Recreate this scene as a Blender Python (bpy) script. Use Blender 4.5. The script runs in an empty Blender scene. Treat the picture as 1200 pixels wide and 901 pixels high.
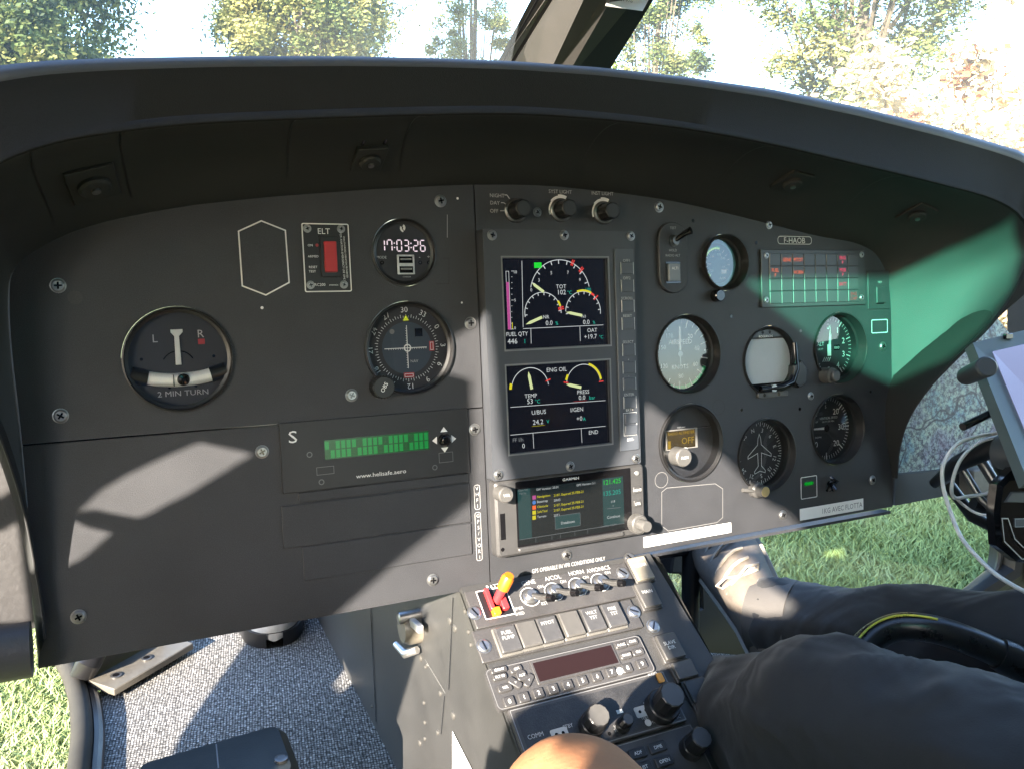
import bpy, math, random
from math import sin, cos, pi, radians as R
from mathutils import Vector as V, Matrix, noise
from mathutils.geometry import delaunay_2d_cdt
from mathutils.bvhtree import BVHTree
random.seed(7)
scene = bpy.context.scene
col = scene.collection

# ------------------------------------------------------------------ camera and frames
# u to the right along the instrument panel, v up its face, w out of its face towards the seats
FPX, CX, CY = 974.24, 600.0, 450.5
CAM_R = V((0.90120118, -0.0395514, 0.43159253)); CAM_U = V((0.06304955, 0.99719766, -0.04026892)); CAM_F = V((0.42879037, -0.06350212, -0.90116941))
CAM_D = 0.68050946
TILT = R(8); CAMZ = 1.32
EX = V((1, 0, 0)); EV = V((0, sin(TILT), cos(TILT))); EW = V((0, -cos(TILT), sin(TILT)))
P0 = V((0, 0, CAMZ)) - EW * CAM_D
P0.y += 0.0
PF = Matrix(((EX.x, EV.x, EW.x, P0.x), (EX.y, EV.y, EW.y, P0.y), (EX.z, EV.z, EW.z, P0.z), (0, 0, 0, 1)))   # panel frame
PFI = PF.inverted()
CAMP = V((0, 0, CAM_D))                       # camera in panel coordinates
FLOOR = CAMZ - 0.62
FRAME_Z = PF                                   # default frame
def ray(px, py):
    return (CAM_R * ((px - CX) / FPX) - CAM_U * ((py - CY) / FPX) + CAM_F).normalized()
def pw(px, py, w=0.0):                         # photo pixel -> point (u,v,w) at height w over the panel
    d = ray(px, py); t = (w - CAM_D) / d.z; return CAMP + d * t
def pp(px, py, w=0.0):
    q = pw(px, py, w); return (q.x, q.y)
def pd(px, py, dist):                          # at a distance from the camera
    return CAMP + ray(px, py) * dist
def pu(px, py, u):                             # on the plane u = const
    d = ray(px, py); return CAMP + d * (u / d.x)
def pz(px, py, z):                             # on a level plane, world height z
    d = ray(px, py); dw = PF.to_3x3() @ d; c = PF @ CAMP; t = (z - c.z) / dw.z; return CAMP + d * t
def W(q): return PF @ V(q)
def L(q): return PFI @ V(q)
# console frame
KB = R(47)
KO = pw(543, 692, 0.006)
KX = V((1, 0, 0)); KY = V((0, cos(KB), -sin(KB))); KN = V((0, sin(KB), cos(KB)))
KL = Matrix(((KX.x, KY.x, KN.x, KO.x), (KX.y, KY.y, KN.y, KO.y), (KX.z, KY.z, KN.z, KO.z), (0, 0, 0, 1)))
KF = PF @ KL
def kk(px, py, h=0.0):
    d = ray(px, py); t = ((KO + KN * h - CAMP).dot(KN)) / d.dot(KN); q = CAMP + d * t - KO
    return (q.dot(KX), q.dot(KY))
SUN = V((-0.714, 0.26, 0.65)).normalized()     # towards the sun, panel coordinates

# ------------------------------------------------------------------ materials
MATS = {}
def mat(name, c, rough=0.5, metal=0.0, spec=0.5, bump=0.0, bscale=800, var=0.0, vscale=30, emit=None, es=1.0, coat=0.0, speck=0.0):
    if name in MATS: return MATS[name]
    m = bpy.data.materials.new(name); m.use_nodes = True; nt = m.node_tree; n = nt.nodes; b = n['Principled BSDF']
    b.inputs['Base Color'].default_value = (*c, 1); b.inputs['Roughness'].default_value = rough; b.inputs['Metallic'].default_value = metal
    b.inputs['Specular IOR Level'].default_value = spec
    if coat: b.inputs['Coat Weight'].default_value = coat; b.inputs['Coat Roughness'].default_value = .05
    tc = n.new('ShaderNodeTexCoord')
    if var or speck:
        nz = n.new('ShaderNodeTexNoise'); nz.inputs['Scale'].default_value = vscale; nz.inputs['Detail'].default_value = 6; nz.inputs['Roughness'].default_value = .65
        nt.links.new(tc.outputs['Object'], nz.inputs['Vector'])
        rp = n.new('ShaderNodeValToRGB'); rp.color_ramp.elements[0].position = .3; rp.color_ramp.elements[1].position = .7
        rp.color_ramp.elements[0].color = (*[x * (1 - var) for x in c], 1); rp.color_ramp.elements[1].color = (*[min(1, x * (1 + var)) for x in c], 1)
        nt.links.new(nz.outputs['Fac'], rp.inputs['Fac']); out = rp.outputs['Color']
        if speck:
            n2 = n.new('ShaderNodeTexNoise'); n2.inputs['Scale'].default_value = 1500; n2.inputs['Detail'].default_value = 3
            nt.links.new(tc.outputs['Object'], n2.inputs['Vector'])
            r2 = n.new('ShaderNodeValToRGB'); r2.color_ramp.elements[0].position = .35; r2.color_ramp.elements[1].position = .75
            r2.color_ramp.elements[0].color = (1 - speck,) * 3 + (1,); r2.color_ramp.elements[1].color = (1 + speck,) * 3 + (1,)
            nt.links.new(n2.outputs['Fac'], r2.inputs['Fac'])
            mx = n.new('ShaderNodeMix'); mx.data_type = 'RGBA'; mx.blend_type = 'MULTIPLY'; mx.inputs[0].default_value = 1
            nt.links.new(out, mx.inputs[6]); nt.links.new(r2.outputs['Color'], mx.inputs[7]); out = mx.outputs[2]
        nt.links.new(out, b.inputs['Base Color'])
        mr = n.new('ShaderNodeMapRange'); mr.inputs[3].default_value = max(.05, rough - .08); mr.inputs[4].default_value = min(1, rough + .1)
        nt.links.new(nz.outputs['Fac'], mr.inputs[0]); nt.links.new(mr.outputs[0], b.inputs['Roughness'])
    if bump:
        nb = n.new('ShaderNodeTexNoise'); nb.inputs['Scale'].default_value = bscale; nb.inputs['Detail'].default_value = 3
        nt.links.new(tc.outputs['Object'], nb.inputs['Vector'])
        bp = n.new('ShaderNodeBump'); bp.inputs['Strength'].default_value = bump; bp.inputs['Distance'].default_value = .0006
        nt.links.new(nb.outputs['Fac'], bp.inputs['Height']); nt.links.new(bp.outputs['Normal'], b.inputs['Normal'])
    if emit:
        b.inputs['Emission Color'].default_value = (*emit, 1); b.inputs['Emission Strength'].default_value = es
    MATS[name] = m; return m
EXPO = 3.15
EF = 1 / 2 ** EXPO                              # one display white, in scene units
PAINT = mat('black_panel_paint', (.034, .0355, .040), .48, bump=.35, bscale=1400, var=.14, vscale=14, speck=.28)
CONS = mat('console_paint', (.042, .042, .042), .42, bump=.3, bscale=1200, var=.2, vscale=22, speck=.2)
SIDEM = mat('console_side_paint', (.044, .044, .043), .42, bump=.15, bscale=500, var=.2, vscale=12, speck=.1)
HOODM = mat('hood_fabric_paint', (.015, .015, .0145), .72, spec=.3, bump=.5, bscale=1500, var=.12, vscale=20)
HOODG = mat('hood_side_paint', (.046, .046, .044), .5, bump=.4, bscale=1500, var=.1, vscale=20)
BLK = mat('black_plastic', (.012, .012, .013), .32, bump=.1, var=.1)
BLKG = mat('gloss_black', (.006, .006, .007), .12)
BEZ = mat('instrument_bezel_black', (.014, .014, .015), .4, var=.1)
DIAL = mat('dial_black', (.024, .024, .027), .6)
DIALG = mat('dial_blue_grey', (.035, .05, .07), .6)
WHT = mat('white_marking', (.75, .75, .73), .6)
GRYM = mat('grey_marking', (.42, .42, .42), .6)
DIM = mat('dim_marking', (.17, .17, .17), .6)
STEEL = mat('screw_steel', (.34, .34, .34), .32, metal=.9, var=.15, vscale=300)
ALU = mat('brushed_aluminium', (.6, .59, .57), .35, metal=.8, var=.15, vscale=200)
DARKSTEEL = mat('dark_steel', (.16, .16, .16), .35, metal=.8)
EISF = mat('display_bezel_grey', (.046, .050, .058), .42, bump=.15, var=.08)
EISB = mat('display_button_grey', (.062, .070, .084), .4, var=.06)
EDGE = mat('worn_edge_grey', (.2, .2, .2), .4, metal=.3)
REDP = mat('red_plastic', (.40, .03, .035), .4)
ORGP = mat('orange_plastic', (.85, .22, .01), .45)
YELP = mat('yellow_paint', (.75, .5, .05), .5)
LAB = mat('paper_label', (.75, .75, .73), .6, var=.04)
LABT = mat('label_ink', (.16, .16, .17), .6)
GREYF = mat('screen_sky_reflection', (.74, .77, .80), .45, var=.05)  # near-white colour stands in for sky reflected in the attitude screen
def em(name, c, k=1.0):
    return mat(name, (.004, .004, .004), .25, emit=c, es=EF * k)
SCR = mat('screen_black', (.004, .004, .006), .12, emit=(.1, .12, .2), es=EF * .04)
E_W = em('lit_white', (.8, .85, .85), .7); E_LY = em('lit_pale_yellow', (.8, .9, .45), .8); E_G = em('lit_green', (.02, .9, .05), .75)
E_C = em('lit_teal', (.02, .55, .4), .7); E_R = em('lit_red', (1, .06, .05), .75); E_Y = em('lit_yellow', (.9, .8, .02), .75); E_M = em('lit_magenta', (.75, .12, .45), .6)
E_CL = em('lit_clock', (1, .8, .85), 1.1); E_O = em('lit_orange', (1, .16, .03), 1.0); E_RR = em('lit_warning_red', (1, .03, .1), 1.0)
E_LCD = em('lcd_green', (.0, .2, .03), .35); E_LCD2 = em('lcd_green_bright', (.0, .42, .07), .55); E_AM = em('lit_amber', (.9, .55, .03), .55); E_AMB = em('amber_ground', (.12, .07, .01), .8)
E_GT = em('lit_screen_teal', (.03, .10, .10), .7); E_GB = em('lit_screen_dark', (.012, .02, .022), .8); E_BL = em('lit_blue', (.1, .3, .8), .7); E_GY = em('lit_grey', (.25, .27, .28), .8)
def glass(name, tint=(1, 1, 1), refl=.06, rough=.02, gain=.45):
    m = bpy.data.materials.new(name); m.use_nodes = True; nt = m.node_tree; n = nt.nodes
    n.remove(n['Principled BSDF']); o = n['Material Output']
    tr = n.new('ShaderNodeBsdfTransparent'); tr.inputs[0].default_value = (*tint, 1)
    gl = n.new('ShaderNodeBsdfGlossy'); gl.inputs['Roughness'].default_value = rough; gl.inputs[0].default_value = (1, 1, 1, 1)
    mx = n.new('ShaderNodeMixShader')
    lw = n.new('ShaderNodeLayerWeight'); lw.inputs[0].default_value = .25
    mr = n.new('ShaderNodeMapRange'); mr.inputs[3].default_value = refl; mr.inputs[4].default_value = min(1, refl + gain)
    nt.links.new(lw.outputs['Fresnel'], mr.inputs[0]); nt.links.new(mr.outputs[0], mx.inputs[0])
    nt.links.new(tr.outputs[0], mx.inputs[1]); nt.links.new(gl.outputs[0], mx.inputs[2]); nt.links.new(mx.outputs[0], o.inputs[0])
    MATS[name] = m; return m
GLS = glass('instrument_glass', (.97, .98, 1), .058, .03)
GLSW = glass('windscreen_glass', (.97, .985, .98), .02, .02)
GLSG = glass('green_tinted_glass', (.12, .66, .49), .02, .03, gain=.1)
GLSC = glass('chin_window_glass', (.90, .98, .88), .03, .03)

# ------------------------------------------------------------------ mesh builder
_txt = {}
def text_mesh(s, bold=0.0, font=None):
    bold = 0.0                                  # a curve offset breaks the letter M
    k = (s, bold)
    if k in _txt: return _txt[k]
    cu = bpy.data.curves.new('t', 'FONT'); cu.body = s; cu.size = 1; cu.resolution_u = 2; cu.offset = bold; cu.fill_mode = 'FRONT'
    o = bpy.data.objects.new('t', cu); col.objects.link(o)
    dg = bpy.context.evaluated_depsgraph_get(); me = o.evaluated_get(dg).to_mesh()
    vs = [tuple(v.co) for v in me.vertices]; fs = [tuple(p.vertices) for p in me.polygons]
    o.evaluated_get(dg).to_mesh_clear(); bpy.data.objects.remove(o); bpy.data.curves.remove(cu)
    if vs:
        x0 = min(v[0] for v in vs); x1 = max(v[0] for v in vs)
    else: x0 = x1 = 0
    _txt[k] = (vs, fs, x0, x1); return _txt[k]
def rrect(x0, y0, x1, y1, r=0.0, n=4):
    if r <= 0: return [(x0, y0), (x1, y0), (x1, y1), (x0, y1)]
    out = []
    for cx, cy, a in ((x1 - r, y0 + r, -90), (x1 - r, y1 - r, 0), (x0 + r, y1 - r, 90), (x0 + r, y0 + r, 180)):
        for i in range(n + 1):
            t = R(a + 90 * i / n); out.append((cx + r * cos(t), cy + r * sin(t)))
    return out
def circ(x, y, r, n=48, ry=None):
    ry = ry or r
    return [(x + r * cos(2 * pi * i / n), y + ry * sin(2 * pi * i / n)) for i in range(n)]
def offset_poly(p, d):                          # inward offset of a convex-ish ccw polygon
    n = len(p); a = sum(p[i][0] * p[(i + 1) % n][1] - p[(i + 1) % n][0] * p[i][1] for i in range(n)); s = 1 if a > 0 else -1
    out = []
    for i in range(n):
        q0, q1, q2 = V(p[i - 1]), V(p[i]), V(p[(i + 1) % n])
        e1 = (q1 - q0); e2 = (q2 - q1)
        if e1.length < 1e-9 or e2.length < 1e-9: out.append(tuple(q1)); continue
        e1.normalize(); e2.normalize(); n1 = V((-e1.y, e1.x)) * s; n2 = V((-e2.y, e2.x)) * s
        m = n1 + n2; k = m.length_squared
        m = m * (2 / k) if k > .2 else n1
        out.append(tuple(q1 + m * d))
    return out
class MB:
    def __init__(s): s.v = []; s.f = []; s.m = []; s.mats = []; s.M = Matrix()
    def mi(s, m):
        if m not in s.mats: s.mats.append(m)
        return s.mats.index(m)
    def add(s, vs, fs, m):
        b = len(s.v); k = s.mi(m)
        s.v += [s.M @ V(q) for q in vs]; s.f += [tuple(b + i for i in f) for f in fs]; s.m += [k] * len(fs); return s
    def prism(s, p, z0, z1, m, bev=0.0, top=True, bottom=False, mtop=None):
        n = len(p)
        a = sum(p[i][0] * p[(i + 1) % n][1] - p[(i + 1) % n][0] * p[i][1] for i in range(n))
        if a < 0: p = p[::-1]
        vs = [(x, y, z0) for x, y in p]; fs = []
        if bev > 0:
            vs += [(x, y, z1 - bev) for x, y in p]; vs += [(x, y, z1) for x, y in offset_poly(p, bev)]
            L_ = 2
        else: vs += [(x, y, z1) for x, y in p]; L_ = 1
        for l in range(L_):
            for i in range(n): j = (i + 1) % n; fs.append((l * n + i, l * n + j, (l + 1) * n + j, (l + 1) * n + i))
        if bottom: fs.append(tuple(range(n))[::-1])
        s.add(vs, fs, m)
        if top: s.add([vs[L_ * n + i] for i in range(n)], [tuple(range(n))], mtop or m)
        return s
    def box(s, c, d, m, bev=0.0, rot=None):
        M0 = s.M.copy(); T = Matrix.Translation(V(c))
        if rot: T = T @ rot.to_4x4()
        s.M = s.M @ T
        x, y, z = d[0] / 2, d[1] / 2, d[2] / 2
        if bev > 0:
            r = rrect(-x, -y, x, y, bev, 2)
            n = len(r); q = offset_poly(r, bev * .6)
            vs = [(a, b, -z) for a, b in q] + [(a, b, -z + bev * .6) for a, b in r] + [(a, b, z - bev * .6) for a, b in r] + [(a, b, z) for a, b in q]
            fs = [(l * n + i, l * n + (i + 1) % n, (l + 1) * n + (i + 1) % n, (l + 1) * n + i) for l in range(3) for i in range(n)]
            fs += [tuple(range(n))[::-1], tuple(3 * n + i for i in range(n))]
            s.add(vs, fs, m)
        else: s.prism([(-x, -y), (x, -y), (x, y), (-x, y)], -z, z, m, bottom=True)
        s.M = M0; return s
    def lathe(s, prof, m, x=0, y=0, n=40, cap0=False, cap1=True, m1=None):
        vs = []; fs = []
        for r, z in prof: vs += [(x + r * cos(2 * pi * i / n), y + r * sin(2 * pi * i / n), z) for i in range(n)]
        for l in range(len(prof) - 1):
            for i in range(n): j = (i + 1) % n; fs.append((l * n + i, l * n + j, (l + 1) * n + j, (l + 1) * n + i))
        if cap0: fs.append(tuple(range(n))[::-1])
        s.add(vs, fs, m)
        if cap1:
            b = (len(prof) - 1) * n; s.add(vs[b:], [tuple(range(n))], m1 or m)
        return s
    def disc(s, x, y, r, z, m, n=48, ry=None):
        return s.add([(a, b, z) for a, b in circ(x, y, r, n, ry)], [tuple(range(n))], m)
    def poly(s, p, z, m):
        n = len(p); a = sum(p[i][0] * p[(i + 1) % n][1] - p[(i + 1) % n][0] * p[i][1] for i in range(n))
        if a < 0: p = p[::-1]
        return s.add([(a_, b_, z) for a_, b_ in p], [tuple(range(n))], m)
    def arc(s, x, y, r0, r1, a0, a1, z, m, n=24):   # angles in degrees, ccw from +x
        vs = []; fs = []
        for i in range(n + 1):
            t = R(a0 + (a1 - a0) * i / n); vs += [(x + r0 * cos(t), y + r0 * sin(t), z), (x + r1 * cos(t), y + r1 * sin(t), z)]
            if i: b = 2 * i; fs.append((b - 2, b - 1, b + 1, b) if (a1 - a0) * (r1 - r0) > 0 else (b - 2, b, b + 1, b - 1))
        return s.add(vs, fs, m)
    def ring(s, x, y, r0, r1, z, m, n=48): return s.arc(x, y, r0, r1, 0, 360, z, m, n)
    def line(s, a, b, wd, z, m, w2=None):
        a = V(a); b = V(b); d = b - a
        if d.length < 1e-9: return s
        d.normalize(); nn = V((-d.y, d.x)); w2 = wd if w2 is None else w2
        q = [a - nn * wd / 2, b - nn * w2 / 2, b + nn * w2 / 2, a + nn * wd / 2]
        return s.add([(p.x, p.y, z) for p in q], [(0, 1, 2, 3)], m)
    def outline(s, p, wd, z, m, closed=True):
        n = len(p)
        if closed:
            q = offset_poly(p, wd)
            a = sum(p[i][0] * p[(i + 1) % n][1] - p[(i + 1) % n][0] * p[i][1] for i in range(n))
            fs = [(i, (i + 1) % n, n + (i + 1) % n, n + i) if a > 0 else (i, n + i, n + (i + 1) % n, (i + 1) % n) for i in range(n)]
            return s.add([(x, y, z) for x, y in p] + [(x, y, z) for x, y in q], fs, m)
        for i in range(n - 1): s.line(p[i], p[i + 1], wd, z, m)
        return s
    def ticks(s, x, y, r0, r1, angs, wd, z, m):
        for a in angs: t = R(a); s.line((x + r0 * cos(t), y + r0 * sin(t)), (x + r1 * cos(t), y + r1 * sin(t)), wd, z, m)
        return s
    def text(s, t, x, y, size, m, z=.0003, rot=0, align='c', bold=.02, sx=1.0):
        vs, fs, x0, x1 = text_mesh(t, bold); k = size / .72     # size = cap height
        ox = {'c': -(x0 + x1) / 2, 'l': -x0, 'r': -x1}[align]; c_, s_ = cos(R(rot)), sin(R(rot)); out = []
        for a, b, _ in vs:
            a = (a + ox) * k * sx; b = (b - .36) * k; out.append((x + a * c_ - b * s_, y + a * s_ + b * c_, z))
        return s.add(out, fs, m)
    def tube(s, pts, rad, m, n=10, caps=True, flat=None):
        pts = [V(p) for p in pts]; N = len(pts); rr = rad if isinstance(rad, (list, tuple)) else [rad] * N
        vs = []; up = None
        for i in range(N):
            t = (pts[min(i + 1, N - 1)] - pts[max(i - 1, 0)]).normalized()
            if up is None: up = t.orthogonal().normalized() if flat is None else (V(flat) - t * V(flat).dot(t)).normalized()
            up = (up - t * up.dot(t)).normalized(); sd = t.cross(up)
            r = rr[i]; ra, rb = (r if isinstance(r, (list, tuple)) else (r, r))
            vs += [pts[i] + up * (ra * cos(2 * pi * k / n)) + sd * (rb * sin(2 * pi * k / n)) for k in range(n)]
        fs = [(i * n + k, i * n + (k + 1) % n, (i + 1) * n + (k + 1) % n, (i + 1) * n + k) for i in range(N - 1) for k in range(n)]
        if caps: fs += [tuple(range(n))[::-1], tuple((N - 1) * n + k for k in range(n))]
        return s.add(vs, fs, m)
    def sheet(s, outer, holes, z0, z1, m, walls=True):  # plate with holes
        return s.add(*sheet_geo(outer, holes, z0, z1, walls), m)
    def grid(s, rows, m, flip=False):
        n = len(rows[0]); vs = [q for r in rows for q in r]; fs = []
        for i in range(len(rows) - 1):
            for j in range(n - 1):
                f = (i * n + j, i * n + j + 1, (i + 1) * n + j + 1, (i + 1) * n + j); fs.append(f[::-1] if flip else f)
        return s.add(vs, fs, m)
    def build(s, name, parent=None, ang=35, M=None):
        me = bpy.data.meshes.new(name); me.from_pydata([tuple(q) for q in s.v], [], s.f)
        for m in s.mats: me.materials.append(m)
        me.polygons.foreach_set('material_index', s.m)
        me.polygons.foreach_set('use_smooth', [True] * len(s.f)); me.update()
        me.set_sharp_from_angle(angle=R(ang))
        o = bpy.data.objects.new(name, me); col.objects.link(o)
        if parent is not None: o.parent = parent
        if M is not None: o.matrix_world = M
        return o
def inside(p, poly):
    x, y = p; c = False; n = len(poly)
    for i in range(n):
        x0, y0 = poly[i][:2]; x1, y1 = poly[i - 1][:2]
        if (y0 > y) != (y1 > y) and x < (x1 - x0) * (y - y0) / (y1 - y0) + x0: c = not c
    return c
def sheet_geo(outer, holes, z0, z1, walls=True):
    vs = []; es = []
    for p in [outer] + holes:
        b = len(vs); n = len(p); vs += [V(q) for q in p]; es += [(b + i, b + (i + 1) % n) for i in range(n)]
    rv, re, rf, _, _, _ = delaunay_2d_cdt(vs, es, [], 0, 1e-6)
    keep = []
    for f in rf:
        c = sum((rv[i] for i in f), V((0, 0))) / len(f)
        if inside(c, outer) and not any(inside(c, h) for h in holes):
            a = (rv[f[1]] - rv[f[0]]).cross(rv[f[2]] - rv[f[0]])
            keep.append(tuple(f) if a > 0 else tuple(f)[::-1])
    out = [(q.x, q.y, z1) for q in rv]; fs = list(keep)
    if walls:
        n = len(out); out += [(q.x, q.y, z0) for q in rv]; cnt = {}
        for f in keep:
            for i in range(len(f)):
                e = (f[i], f[(i + 1) % len(f)]); cnt[e] = 1
        for (a, b) in list(cnt):
            if (b, a) not in cnt: fs.append((a, n + a, n + b, b))
        fs += [tuple(n + i for i in f[::-1]) for f in keep]
    return out, fs
def tag(o, label=None, cat=None, group=None, kind=None):
    if label: o['label'] = label
    if cat: o['category'] = cat
    if group: o['group'] = group
    if kind: o['kind'] = kind
    return o
def empty(name, label, cat, M, group=None):
    o = bpy.data.objects.new(name, None); o.empty_display_size = .02; col.objects.link(o); o.matrix_world = M
    return tag(o, label, cat, group)
def proot(name, label, cat, px, py, w=0.0, group=None):
    q = pw(px, py, w); return empty(name, label, cat, PF @ Matrix.Translation(q), group)
def kroot(name, label, cat, px, py, h=0.0, group=None):
    a, b = kk(px, py, h); return empty(name, label, cat, KF @ Matrix.Translation((a, b, h)), group)
def copy_tree(o, parent=None):
    c = o.copy(); col.objects.link(c); c.parent = parent
    for ch in list(o.children): copy_tree(ch, c)
    return c
# ------------------------------------------------------------------ instrument panel
def rel(c, pts, w=0.0):
    a = pp(*c, w); return [(pp(*q, w)[0] - a[0], pp(*q, w)[1] - a[1]) for q in pts]
def smooth_path(P, n=6):                        # catmull-rom through 2d or 3d points
    out = []; P = [V(p) for p in P]
    for i in range(len(P) - 1):
        a = P[max(i - 1, 0)]; b = P[i]; c = P[i + 1]; d = P[min(i + 2, len(P) - 1)]
        for k in range(n):
            t = k / n; out.append(.5 * ((2 * b) + (c - a) * t + (2 * a - 5 * b + 4 * c - d) * t * t + (3 * b - a - 3 * c + d) * t ** 3))
    out.append(P[-1]); return out
C0PX = [(45, 783), (38, 690), (33, 600), (24, 500), (14, 410), (11, 350), (16, 318), (40, 295), (100, 267), (200, 245), (300, 233), (400, 225), (480, 220), (557, 217), (650, 219), (770, 233), (850, 250), (950, 275), (1008, 287), (1032, 306), (1043, 345), (1045, 440), (1046, 500), (1046, 592)]
c0 = [pw(*q) for q in C0PX]
top2 = [tuple(q) for q in smooth_path([(q.x, q.y) for q in c0], 4)]
bl = pp(45, 783); bcl = pp(573, 683); bcr = pp(1046, 592)
pr = empty('instrument_panel', 'wide black instrument panel with arched top filled with dials, screens and switches', 'instrument panel', PF @ Matrix.Translation((0.37, 0, 0)))
OX = 0.37
def sh(p): return [(q[0] - OX, q[1]) for q in p]
INST = {  # name: centre px, radius m
 'turn': ((210, 421), .0402), 'vor': ((480.5, 408), .0402), 'clock': ((474, 296), .0288), 'asi': ((807, 415), .0402),
 'alt': ((985, 408), .0402), 'vsi': ((982, 503), .0402), 'hdg': ((899, 533), .0402), 'ra': ((810, 518.5), .0402), 'tach': ((848.5, 308), .0290), 'att': ((903, 423), .0375)}
holes = {k: (pp(*c), r) for k, (c, r) in INST.items()}
def circ_h(k): (x, y), r = holes[k]; return [(x - OX + r * cos(2 * pi * i / 56), y + r * sin(2 * pi * i / 56)) for i in range(56)]
g = .0006
ux = pp(565, 450)[0]                           # seam between left and centre plates
xs0 = pp(557, 217)[0]; seam = lambda y: ux
y_sl = pp(180, 509)[1]                         # seam under upper left plate
L_top = [q for q in top2 if q[0] < ux - g and q[1] > y_sl + g]
x_left = min(top2, key=lambda q: abs(q[1] - y_sl) + (0 if q[0] < 0 else 9))[0]
xr_s = pp(326, 497)[0]; y_r = pp(440, 486)[1]
top_y = lambda x: min(top2, key=lambda q: abs(q[0] - x) + (0 if q[1] > .05 else 9))[1]
upl = [(x_left, y_sl + g)] + L_top + [(ux - g, top_y(ux)), (ux - g, y_sl + g)]
m = MB(); m.sheet(sh(upl), [circ_h('turn'), circ_h('vor'), circ_h('clock')], -.0025, 0, PAINT)
# small pits and scribed lines of the plate
m.outline([(q[0] - OX, q[1]) for q in [pp(*z) for z in ((511, 333), (526, 333), (526, 303), (519, 303))]], .0004, .0002, BLK, closed=False)
m.disc(*sh([pp(536, 233)])[0], .0011, .0004, WHT, 12); m.disc(*sh([pp(307, 361)])[0], .0012, .0004, WHT, 12); m.disc(*sh([pp(541, 355)])[0], .0009, .0004, WHT, 12)
m.disc(*sh([pp(88, 349)])[0], .005, .0002, CONS, 16)
m.line(*sh([pp(524, 252), pp(524, 279)]), .0004, .0003, GRYM)
for sx_, sy_ in ((-1, -1), (1, 1)):
    pass
plate_ul = m.build('upper_plate', pr)
lowl = [(q[0], q[1]) for q in top2[:60] if q[1] < y_sl - g and q[0] < 0][::1]
lowl = [q for q in lowl if q[1] > bl[1]]
lowl = [(bl[0], bl[1])] + lowl + [(x_left, y_sl - g), (ux - g, y_sl - g), (ux - g, bcl[1]), ]
m = MB(); m.sheet(sh(lowl), [], -.0025, 0, PAINT)
lab = [pp(*q) for q in ((555, 568), (562, 568), (563, 597), (556, 597))]
lab = sh(lab); m.outline(rrect(lab[0][0], lab[3][1], lab[1][0], lab[0][1], .002, 3), .0004, .0003, GRYM)
lx = (lab[0][0] + lab[1][0]) / 2
ya, yb = lab[0][1], lab[3][1]
for i, ch in enumerate('VHF1'): m.text(ch, lx, ya - (i + .6) * (ya - yb) / 4.2, .0034, GRYM, .0003)
lab2 = sh([pp(*q) for q in ((556, 600), (563, 600), (565, 657), (558, 657))])
m.outline(rrect(lab2[0][0], lab2[3][1], lab2[1][0], lab2[0][1], .002, 3), .0004, .0003, GRYM)
ya, yb = lab2[0][1], lab2[3][1]
for i, ch in enumerate('GPS/VOR1'): m.text(ch, lx, ya - (i + .6) * (ya - yb) / 8.2, .0034, GRYM, .0003)
m.build('lower_plate', pr)
R_top = [q for q in top2 if q[0] > ux + g and q[1] > bcr[1]]
cen = [(ux + g, top_y(ux))] + R_top + [(bcr[0], bcr[1]), (pp(1046, 592)[0], bcr[1] - .001), (pp(858, 628)[0], bcr[1] - .002), (ux + g, bcl[1])]
m = MB(); m.sheet(sh(cen), [circ_h(k) for k in ('asi', 'alt', 'vsi', 'hdg', 'ra', 'tach', 'att')], -.0025, 0, PAINT)
# engraved outlines and lettering on the right half
def ptxt(t, px, py, size, mm=GRYM, **kw): x, y = sh([pp(px, py)])[0]; m.text(t, x, y, size, mm, **kw)
def pline(a, b, wd, mm): a, b = sh([pp(*a), pp(*b)]); m.line(a, b, wd, .0003, mm)
ptxt('NIGHT', 582.5, 229.5, .0034); ptxt('DAY', 580, 238, .0034); ptxt('OFF', 579, 247.5, .0034)
for a, b in (((591, 229), (594, 229)), ((594, 229), (597, 233.5)), ((587, 238), (590, 238)), ((590, 238), (593, 240)), ((586, 247.5), (592, 247.5))): pline(a, b, .0008, GRYM)
ptxt('SYST LIGHT', 656.5, 225, .0034); ptxt('INST LIGHT', 706, 227, .0034)
for cx_, cy_ in ((657, 247), (707, 250)):
    x, y = sh([pp(cx_, cy_)])[0]; m.arc(x, y, .0112, .0128, 200, 140, .0003, WHT, 12); m.arc(x, y, .0112, .0136, 140, 100, .0003, WHT, 10); m.arc(x, y, .0112, .0146, 100, 62, .0003, WHT, 10)
q = sh([pp(*z) for z in ((911, 277), (951, 277), (951, 287), (911, 287))]); m.outline(rrect(q[0][0], q[2][1], q[2][0], q[0][1], .0035, 4), .0006, .0003, WHT)
ptxt('F-HAOB', 931, 282, .0062, WHT)
q = sh([pp(*z) for z in ((1021, 375), (1040, 374), (1040, 390), (1021, 391))]); m.outline(rrect(q[0][0], q[3][1], q[2][0], q[0][1], .0015, 3), .0008, .0003, WHT)
q = sh([pp(*z) for z in ((938, 559), (958, 556), (957.5, 582), (938, 585))]); m.outline(rrect(q[0][0], q[3][1], q[2][0], q[0][1], .0015, 3), .0008, .0003, WHT)
q = sh([pp(*z) for z in ((775, 576), (781, 571), (838, 566), (847, 572), (847, 606), (840, 612), (783, 622), (775, 616))]); m.outline(q, .0006, .0003, DIM)
for cx_, cy_ in ((842, 477), (775, 562)):
    x, y = sh([pp(cx_, cy_)])[0]; m.ring(x, y, .0075, .0080, .0002, BLK if cx_ > 800 else DIM, 24)
for px_, py_ in ((857, 371), (869, 480), (937, 479), (1020, 459), (886, 285), (938, 388), (812, 259)):
    x, y = sh([pp(px_, py_)])[0]; m.disc(x, y, .0017, .0003, BLKG, 12)
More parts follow.
